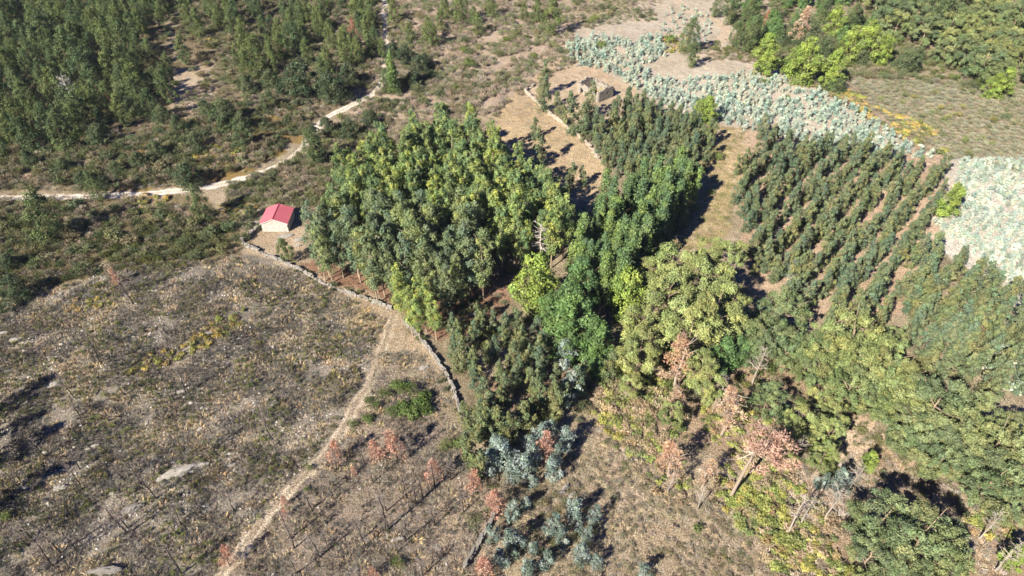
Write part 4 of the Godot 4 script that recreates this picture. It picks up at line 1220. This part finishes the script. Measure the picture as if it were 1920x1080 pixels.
func build_cover() -> void:
	var straw_m := tuft(44, 0.6, 1.25, 0.05)
	var mat_m := tuft(30, 0.35, 1.3, 0.07)
	var hay_m := tuft(70, 0.42, 1.6, 0.03)
	var twig_m := tuft(46, 0.6, 1.4, 0.04)
	var heath_m := bush_mesh(5, 1.5, 0.7, 26, 0.11, 0.9)
	var seed_m := bush_mesh(4, 0.9, 0.6, 22, 0.1, 0.5)
	var ragged_m := bush_mesh(6, 1.7, 0.7, 34, 0.12)
	var scrub_m := bush_mesh(8, 2.4, 1.4, 60, 0.15, 0.7)
	var flat_m := paint(Color.WHITE, 0.9)
	var leaf_m := foliage(Color(1, 1, 1))
	var straws := [Color(0.47, 0.385, 0.26), Color(0.4, 0.335, 0.23), Color(0.44, 0.375, 0.285), Color(0.34, 0.29, 0.22)]
	var dulls := [Color(0.44, 0.36, 0.275), Color(0.36, 0.29, 0.22), Color(0.28, 0.24, 0.16), Color(0.4, 0.34, 0.28), Color(0.23, 0.22, 0.14)]
	var dulls2 := [Color(0.42, 0.355, 0.275), Color(0.33, 0.285, 0.22), Color(0.27, 0.25, 0.18), Color(0.38, 0.33, 0.28)]
	var heaths := [Color(0.36, 0.3, 0.24), Color(0.23, 0.215, 0.135), Color(0.17, 0.185, 0.1), Color(0.42, 0.35, 0.29), Color(0.29, 0.25, 0.21), Color(0.2, 0.22, 0.115)]
	var greens := [Color(0.1, 0.13, 0.045), Color(0.08, 0.11, 0.04), Color(0.13, 0.15, 0.05)]
	var olives := [Color(0.15, 0.16, 0.07), Color(0.19, 0.18, 0.09), Color(0.12, 0.14, 0.06), Color(0.22, 0.19, 0.11)]
	var golds := [Color(0.43, 0.34, 0.1), Color(0.32, 0.31, 0.1), Color(0.38, 0.28, 0.12), Color(0.26, 0.28, 0.08), Color(0.36, 0.27, 0.15)]
	var limes := [Color(0.28, 0.3, 0.09), Color(0.22, 0.26, 0.08), Color(0.34, 0.32, 0.1), Color(0.33, 0.25, 0.14), Color(0.18, 0.22, 0.075), Color(0.36, 0.29, 0.2), Color(0.15, 0.18, 0.07), Color(0.27, 0.29, 0.085), Color(0.3, 0.24, 0.16)]
	var greys := [Color(0.15, 0.14, 0.125), Color(0.1, 0.094, 0.085), Color(0.21, 0.195, 0.17), Color(0.07, 0.065, 0.06)]

	var slope := poly([-160, 585, 80, 550, 220, 505, 440, 485, 560, 512, 640, 552, 720, 600, 690, 690, 640, 790, 550, 900, 430, 1040, 330, 1180, -260, 1180])
	var burnt := poly([720, 660, 790, 660, 830, 720, 858, 800, 905, 930, 890, 1180, 400, 1180, 450, 1050, 575, 905, 660, 790])
	var bank := poly([930, 930, 960, 890, 1090, 795, 1170, 775, 1250, 870, 1350, 950, 1500, 990, 1640, 1180, 880, 1180])
	var put := []
	cover(put, slope, 0.72, 0.4, 1.0, straws, -0.06)
	cover(put, burnt, 1.1, 0.45, 1.0, straws, 0.06)
	cover(put, poly([560, 490, 735, 585, 800, 650, 850, 760, 790, 720, 700, 690, 650, 600]), 1.0, 0.35, 0.7, straws)
	cover(put, slope, 3.2, 0.8, 1.5, [Color(0.5, 0.38, 0.2), Color(0.42, 0.33, 0.2)], 0.05)
	cover(put, burnt, 2.4, 0.8, 1.4, [Color(0.48, 0.37, 0.21), Color(0.4, 0.31, 0.2)], 0.08)
	stuff("straw_grass", "tufts of straw-coloured dry grass across the burnt slope", "dry grass", straw_m, flat_m, put)
	put = []
	cover(put, slope, 0.85, 0.3, 0.75, dulls2, -0.1)
	cover(put, burnt, 0.85, 0.3, 0.8, dulls2, -0.05)
	stuff("short_grass", "short dull brown grass between the straw tufts", "dry grass", mat_m, flat_m, put)
	put = []
	cover(put, slope, 0.7, 0.5, 1.25, greys, -0.1)
	cover(put, burnt, 1.0, 0.5, 1.3, greys, -0.1)
	stuff("burnt_scrub", "charred grey twigs of burnt scrub across the slope", "burnt scrub", twig_m, flat_m, put)
	put = []
	cover(put, slope, 0.9, 0.4, 1.15, olives + [Color(0.26, 0.25, 0.08), Color(0.2, 0.23, 0.08)], 0.0)
	cover(put, burnt, 1.8, 0.35, 0.8, greens, 0.05)
	stuff("green_seedlings", "low green regrowth between the burnt twigs", "low plants", seed_m, leaf_m, put)
	put = []
	cover(put, slope, 0.85, 0.1, 0.55, [Color(0.5, 0.48, 0.45), Color(0.38, 0.36, 0.335)], 0.0)
	cover(put, burnt, 1.6, 0.08, 0.32, [Color(0.38, 0.355, 0.325), Color(0.27, 0.25, 0.225)])
	stuff("loose_stones", "small loose stones scattered over the burnt slope", "stones", rocks[0], flat_m, put)
	put = []
	cover(put, bank, 0.95, 0.5, 1.3, dulls + straws)
	cover(put, poly([1480, 740, 1680, 750, 1900, 960, 1960, 1180, 1600, 1180, 1600, 900, 1480, 900]), 1.2, 0.5, 1.1, straws + dulls)
	cover(put, poly([930, 225, 985, 170, 1125, 295, 1150, 350, 1060, 372, 970, 300]), 1.0, 0.5, 1.0, straws)
	cover(put, poly([1290, 330, 1345, 245, 1410, 245, 1380, 400, 1330, 480, 1260, 460]), 1.2, 0.5, 1.1, straws + greens)
	cover(put, poly([985, 165, 1020, 120, 1180, 125, 1200, 200, 1180, 260, 1090, 240]), 1.6, 0.4, 0.7, straws)
	cover(put, poly([1370, 250, 1800, 290, 1700, 560, 1640, 640, 1430, 540]), 2.2, 0.4, 0.8, straws)
	cover(put, poly([880, 780, 1090, 700, 1160, 650, 1100, 780, 960, 880]), 1.4, 0.5, 1.0, dulls)
	cover(put, poly([1040, -20, 1250, -60, 1400, -20, 1400, 110, 1420, 130, 1250, 160, 1060, 110]), 1.5, 0.4, 0.9, dulls + straws, -0.1)
	cover(put, poly([1780, 290, 1800, 440, 1720, 480, 1740, 330]), 1.4, 0.4, 0.9, straws)
	stuff("dry_grass", "matted tan dry grass on the banks and clearings", "dry grass", hay_m, flat_m, put)
	put = []
	cover(put, poly([720, -60, 1060, -60, 1080, 120, 1000, 160, 930, 220, 720, 215, 610, 260, 700, 150]), 1.15, 0.6, 1.7, heaths, -0.2, 0.0, 1.2, 1.1)
	cover(put, poly([430, 345, 560, 300, 610, 300, 650, 340, 600, 400, 560, 395, 420, 400]), 1.2, 0.6, 1.4, heaths, -0.3, 0.0, 1.1, 0.9)
	cover(put, poly([290, -60, 720, -60, 715, 160, 600, 220, 480, 320, 300, 355, 100, 360, -100, 360, -100, 300, 130, 270, 300, 230, 400, 120]), 1.4, 0.6, 1.5, heaths, -0.3, 0.0, 1.1, 0.9)
	cover(put, poly([560, 330, 600, 270, 730, 210, 930, 215, 900, 240, 680, 300, 600, 400, 570, 390]), 1.3, 0.6, 1.3, heaths, -0.3, 0.0, 1.1, 0.9)
	cover(put, poly([-100, 380, 300, 375, 430, 405, 490, 430, 440, 478, 330, 505, 200, 515, -100, 590]), 1.4, 0.7, 1.6, heaths + greens, -0.3, 0.0, 1.1, 0.9)
	cover(put, poly([-420, -150, 330, -150, 300, 60, 330, 140, 285, 215, 120, 270, -260, 300]), 2.4, 0.7, 1.4, heaths)
	cover(put, poly([1100, -80, 1250, -60, 1220, 40, 1060, 60]), 1.5, 0.6, 1.3, heaths, -0.3)
	cover(put, poly([1290, 90, 1400, 60, 1600, 90, 1600, 150, 1500, 145, 1420, 118, 1320, 112]), 1.5, 0.6, 1.4, heaths + greens, -0.3)
	cover(put, poly([1330, -60, 2300, -140, 2300, 150, 1920, 160, 1600, 140, 1400, 80, 1370, 30]), 2.4, 0.7, 1.5, heaths + greens)
	stuff("heath", "low brown and olive heath covering the far slopes", "heath", heath_m, leaf_m, put)
	put = []
	cover(put, bank, 1.1, 0.35, 0.95, heaths + dulls, -0.05)
	cover(put, poly([1240, 860, 1340, 940, 1400, 1000, 1440, 1180, 1250, 1180, 1180, 1000, 1160, 860]), 1.0, 0.4, 1.0, olives + dulls, 0.0)
	cover(put, poly([1480, 740, 1680, 750, 1900, 960, 1960, 1180, 1600, 1180, 1600, 900, 1480, 900]), 1.3, 0.4, 1.1, heaths + olives, -0.05)
	cover(put, poly([870, 880, 960, 900, 1120, 960, 1130, 1100, 880, 1140]), 1.1, 0.5, 1.2, olives + heaths, -0.15)
	stuff("brushwood", "tangled low brush and dead stems on the dry banks", "brush", heath_m, leaf_m, put)
	put = []
	cover(put, bank, 1.5, 0.5, 1.2, greys + [Color(0.3, 0.26, 0.23)], 0.05)
	cover(put, poly([1400, 800, 1680, 820, 1900, 1000, 1900, 1180, 1560, 1180, 1400, 940]), 1.4, 0.6, 1.6, [Color(0.32, 0.28, 0.25), Color(0.22, 0.19, 0.17), Color(0.38, 0.33, 0.29)], -0.1)
	stuff("dead_stems", "grey tangles of dead stems on the dry banks", "dead stems", twig_m, flat_m, put)
	put = []
	var scrubs := [Color(0.13, 0.15, 0.08), Color(0.1, 0.12, 0.065), Color(0.17, 0.17, 0.095), Color(0.2, 0.18, 0.12), Color(0.15, 0.17, 0.08), Color(0.24, 0.21, 0.155)]
	cover(put, poly([-60, 388, 250, 392, 300, 400, 430, 412, 485, 432, 440, 474, 330, 500, 200, 510, -60, 580]), 1.9, 0.5, 1.15, scrubs, -0.25, 0.0, 1.0, 1.25)
	cover(put, poly([-60, 290, 110, 275, 260, 262, 330, 230, 420, 190, 500, 200, 600, 205, 570, 260, 500, 305, 380, 340, 240, 352, -60, 360]), 1.7, 0.5, 1.25, scrubs, -0.22, 0.0, 1.0, 1.25)
	cover(put, poly([300, -40, 720, -40, 712, 120, 690, 160, 560, 200, 460, 170, 400, 120, 330, 60]), 1.9, 0.5, 1.25, scrubs, -0.22, 0.0, 1.0, 1.25)
	cover(put, poly([430, 345, 500, 325, 580, 290, 610, 250, 720, 190, 760, 200, 700, 260, 640, 330, 590, 395, 500, 385, 420, 400]), 1.6, 0.5, 1.25, scrubs, -0.28, 0.0, 1.0, 1.25)
	cover(put, poly([720, 60, 800, 80, 900, 130, 960, 150, 940, 200, 730, 205]), 2.2, 0.5, 1.1, scrubs, 0.0, 0.0, 1.0, 1.25)
	cover(put, poly([1050, -40, 1250, -40, 1230, 40, 1100, 60]), 2.6, 0.5, 1.1, scrubs, 0.0)
	cover(put, poly([1360, 20, 1640, 40, 1800, 120, 1900, 160, 1880, 180, 1700, 150, 1600, 150, 1540, 160, 1420, 120]), 2.0, 0.6, 1.4, scrubs + greens, -0.3)
	cover(put, poly([1130, 650, 1260, 640, 1420, 680, 1560, 690, 1660, 760, 1860, 900, 1930, 1000, 1860, 990, 1650, 840, 1480, 760, 1300, 760, 1150, 720]), 2.4, 0.5, 1.3, scrubs + greens, -0.1)
	cover(put, poly([870, 760, 960, 745, 1090, 720, 1110, 660, 1140, 660, 1100, 760, 980, 830, 900, 830]), 2.2, 0.5, 1.2, scrubs + greens, -0.1)
	cover(put, poly([560, 480, 640, 525, 735, 565, 790, 610, 850, 660, 1000, 660, 1040, 560, 960, 500, 820, 520, 700, 500]), 2.0, 0.4, 1.1, scrubs + greens, -0.12)
	cover(put, poly([880, 800, 1080, 720, 1140, 650, 1110, 780, 960, 870]), 2.0, 0.4, 1.1, scrubs + greens, -0.15)
	cover(put, poly([560, 500, 735, 574, 735, 590, 640, 556, 560, 515]), 1.6, 0.25, 0.6, scrubs, 0.0)
	cover(put, poly([760, 600, 800, 640, 850, 720, 872, 790, 850, 780, 790, 650]), 1.8, 0.25, 0.65, scrubs, 0.0)
	stuff("scrub", "dense dark scrub filling the ground between the bushes", "scrub", scrub_m, leaf_m, put)
	put = []
	cover(put, poly([1590, 150, 1920, 150, 2300, 150, 2300, 330, 1920, 325, 1790, 300, 1640, 210]), 1.15, 0.7, 1.3, [Color(0.28, 0.28, 0.2), Color(0.24, 0.25, 0.175), Color(0.32, 0.295, 0.225), Color(0.21, 0.225, 0.13)], -0.6)
	cover(put, poly([1620, 190, 1920, 155, 2100, 150, 2100, 330, 1920, 325, 1790, 295]), 4.0, 0.9, 1.8, [Color(0.2, 0.24, 0.09), Color(0.27, 0.26, 0.1), Color(0.33, 0.26, 0.2), Color(0.16, 0.19, 0.09)], 0.0, 0.0, 1.4)
	stuff("grey_heath", "even grey-green heath beside the golden bracken band", "heath", heath_m, leaf_m, put)
	put = []
	cover(put, poly([1490, 148, 1560, 160, 1592, 170, 1662, 208, 1740, 238, 1780, 258, 1768, 294, 1700, 264, 1620, 217, 1560, 184]), 1.0, 0.7, 1.5, golds + olives, -0.15)
	stuff("bracken", "golden bracken band along the edge of the sapling field", "bracken", ragged_m, leaf_m, put)
	put = []
	cover(put, poly([1110, 725, 1190, 690, 1265, 730, 1290, 790, 1260, 830, 1240, 870, 1180, 850, 1110, 790]), 0.72, 0.8, 1.5, limes, -0.24)
	cover(put, poly([1220, 830, 1250, 870, 1300, 900, 1290, 930, 1240, 900]), 1.1, 0.6, 1.1, limes)
	cover(put, poly([1330, 900, 1400, 850, 1480, 860, 1490, 900, 1450, 960, 1380, 960]), 0.75, 0.8, 1.4, limes, -0.22)
	cover(put, poly([1400, 940, 1480, 950, 1560, 960, 1600, 1040, 1620, 1160, 1480, 1160, 1440, 1050, 1360, 990]), 0.75, 0.8, 1.4, limes, -0.22)
	cover(put, poly([1480, 780, 1560, 790, 1540, 850, 1480, 830]), 1.1, 0.6, 1.1, limes)
	cover(put, poly([1080, 700, 1200, 660, 1320, 740, 1500, 780, 1580, 860, 1640, 1000, 1660, 1160, 1440, 1160, 1300, 990, 1200, 900, 1090, 810]), 1.25, 0.4, 1.2, limes, 0.08)
	cover(put, poly([1790, 950, 1900, 970, 1900, 1020, 1800, 1000]), 1.2, 0.6, 1.1, limes)
	stuff("bracken", "yellow-green bracken below the dead brown pines", "bracken", ragged_m, leaf_m, put)
	put = []
	cover(put, poly([330, 650, 400, 600, 460, 580, 450, 610, 380, 660, 300, 690, 230, 700, 260, 670]), 1.2, 0.5, 1.0, golds)
	cover(put, poly([120, 565, 200, 560, 220, 580, 110, 590]), 1.3, 0.5, 0.9, golds)
	cover(put, poly([300, 290, 420, 260, 480, 260, 480, 300, 380, 320, 310, 330]), 1.5, 0.6, 1.2, golds + dulls)
	cover(put, poly([370, 50, 440, 45, 450, 70, 390, 80]), 1.6, 0.7, 1.2, golds)
	cover(put, poly([250, 365, 320, 368, 310, 385, 250, 385]), 1.4, 0.6, 1.1, golds)
	cover(put, poly([400, 385, 480, 380, 480, 405, 400, 400]), 1.4, 0.6, 1.1, golds)
	cover(put, poly([1230, 70, 1290, 65, 1290, 100, 1240, 105]), 1.6, 0.6, 1.1, golds)
	cover(put, poly([310, 215, 350, 220, 380, 235, 320, 240]), 1.6, 0.6, 1.1, golds)
	stuff("bracken", "scattered patches of yellowing bracken on the left slopes", "bracken", ragged_m, leaf_m, put)
	put = []
	cover(put, poly([1800, 300, 2300, 330, 2300, 700, 1930, 600, 1880, 520, 1780, 450, 1750, 420, 1780, 380]), 1.0, 0.4, 1.05, [Color(1.05, 1.05, 1.04), Color(1.2, 1.18, 1.16), Color(0.85, 0.9, 0.88), Color(1.35, 1.3, 1.28)], -0.32, 0.0, 0.75)
	cover(put, poly([1860, 640, 1980, 690, 1980, 760, 1880, 740, 1840, 700]), 1.6, 0.6, 1.2, [Color(1, 1, 1), Color(1.2, 1.2, 1.15)])
	stuff("silver_scrub", "silvery eucalyptus regrowth carpeting the pale field on the right", "regrowth", kinds["blue"].vs[1][0], leaf_m, put)
	put = []
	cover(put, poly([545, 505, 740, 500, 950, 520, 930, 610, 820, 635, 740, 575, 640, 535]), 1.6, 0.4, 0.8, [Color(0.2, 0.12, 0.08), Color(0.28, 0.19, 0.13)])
	cover(put, poly([1100, 640, 1300, 700, 1560, 700, 1700, 760, 1960, 880, 1960, 1000, 1640, 900, 1480, 900, 1250, 820, 1130, 720]), 1.7, 0.5, 1.2, greens + dulls)
	stuff("undergrowth", "low undergrowth on the shaded ground under the trees", "undergrowth", seed_m, leaf_m, put)
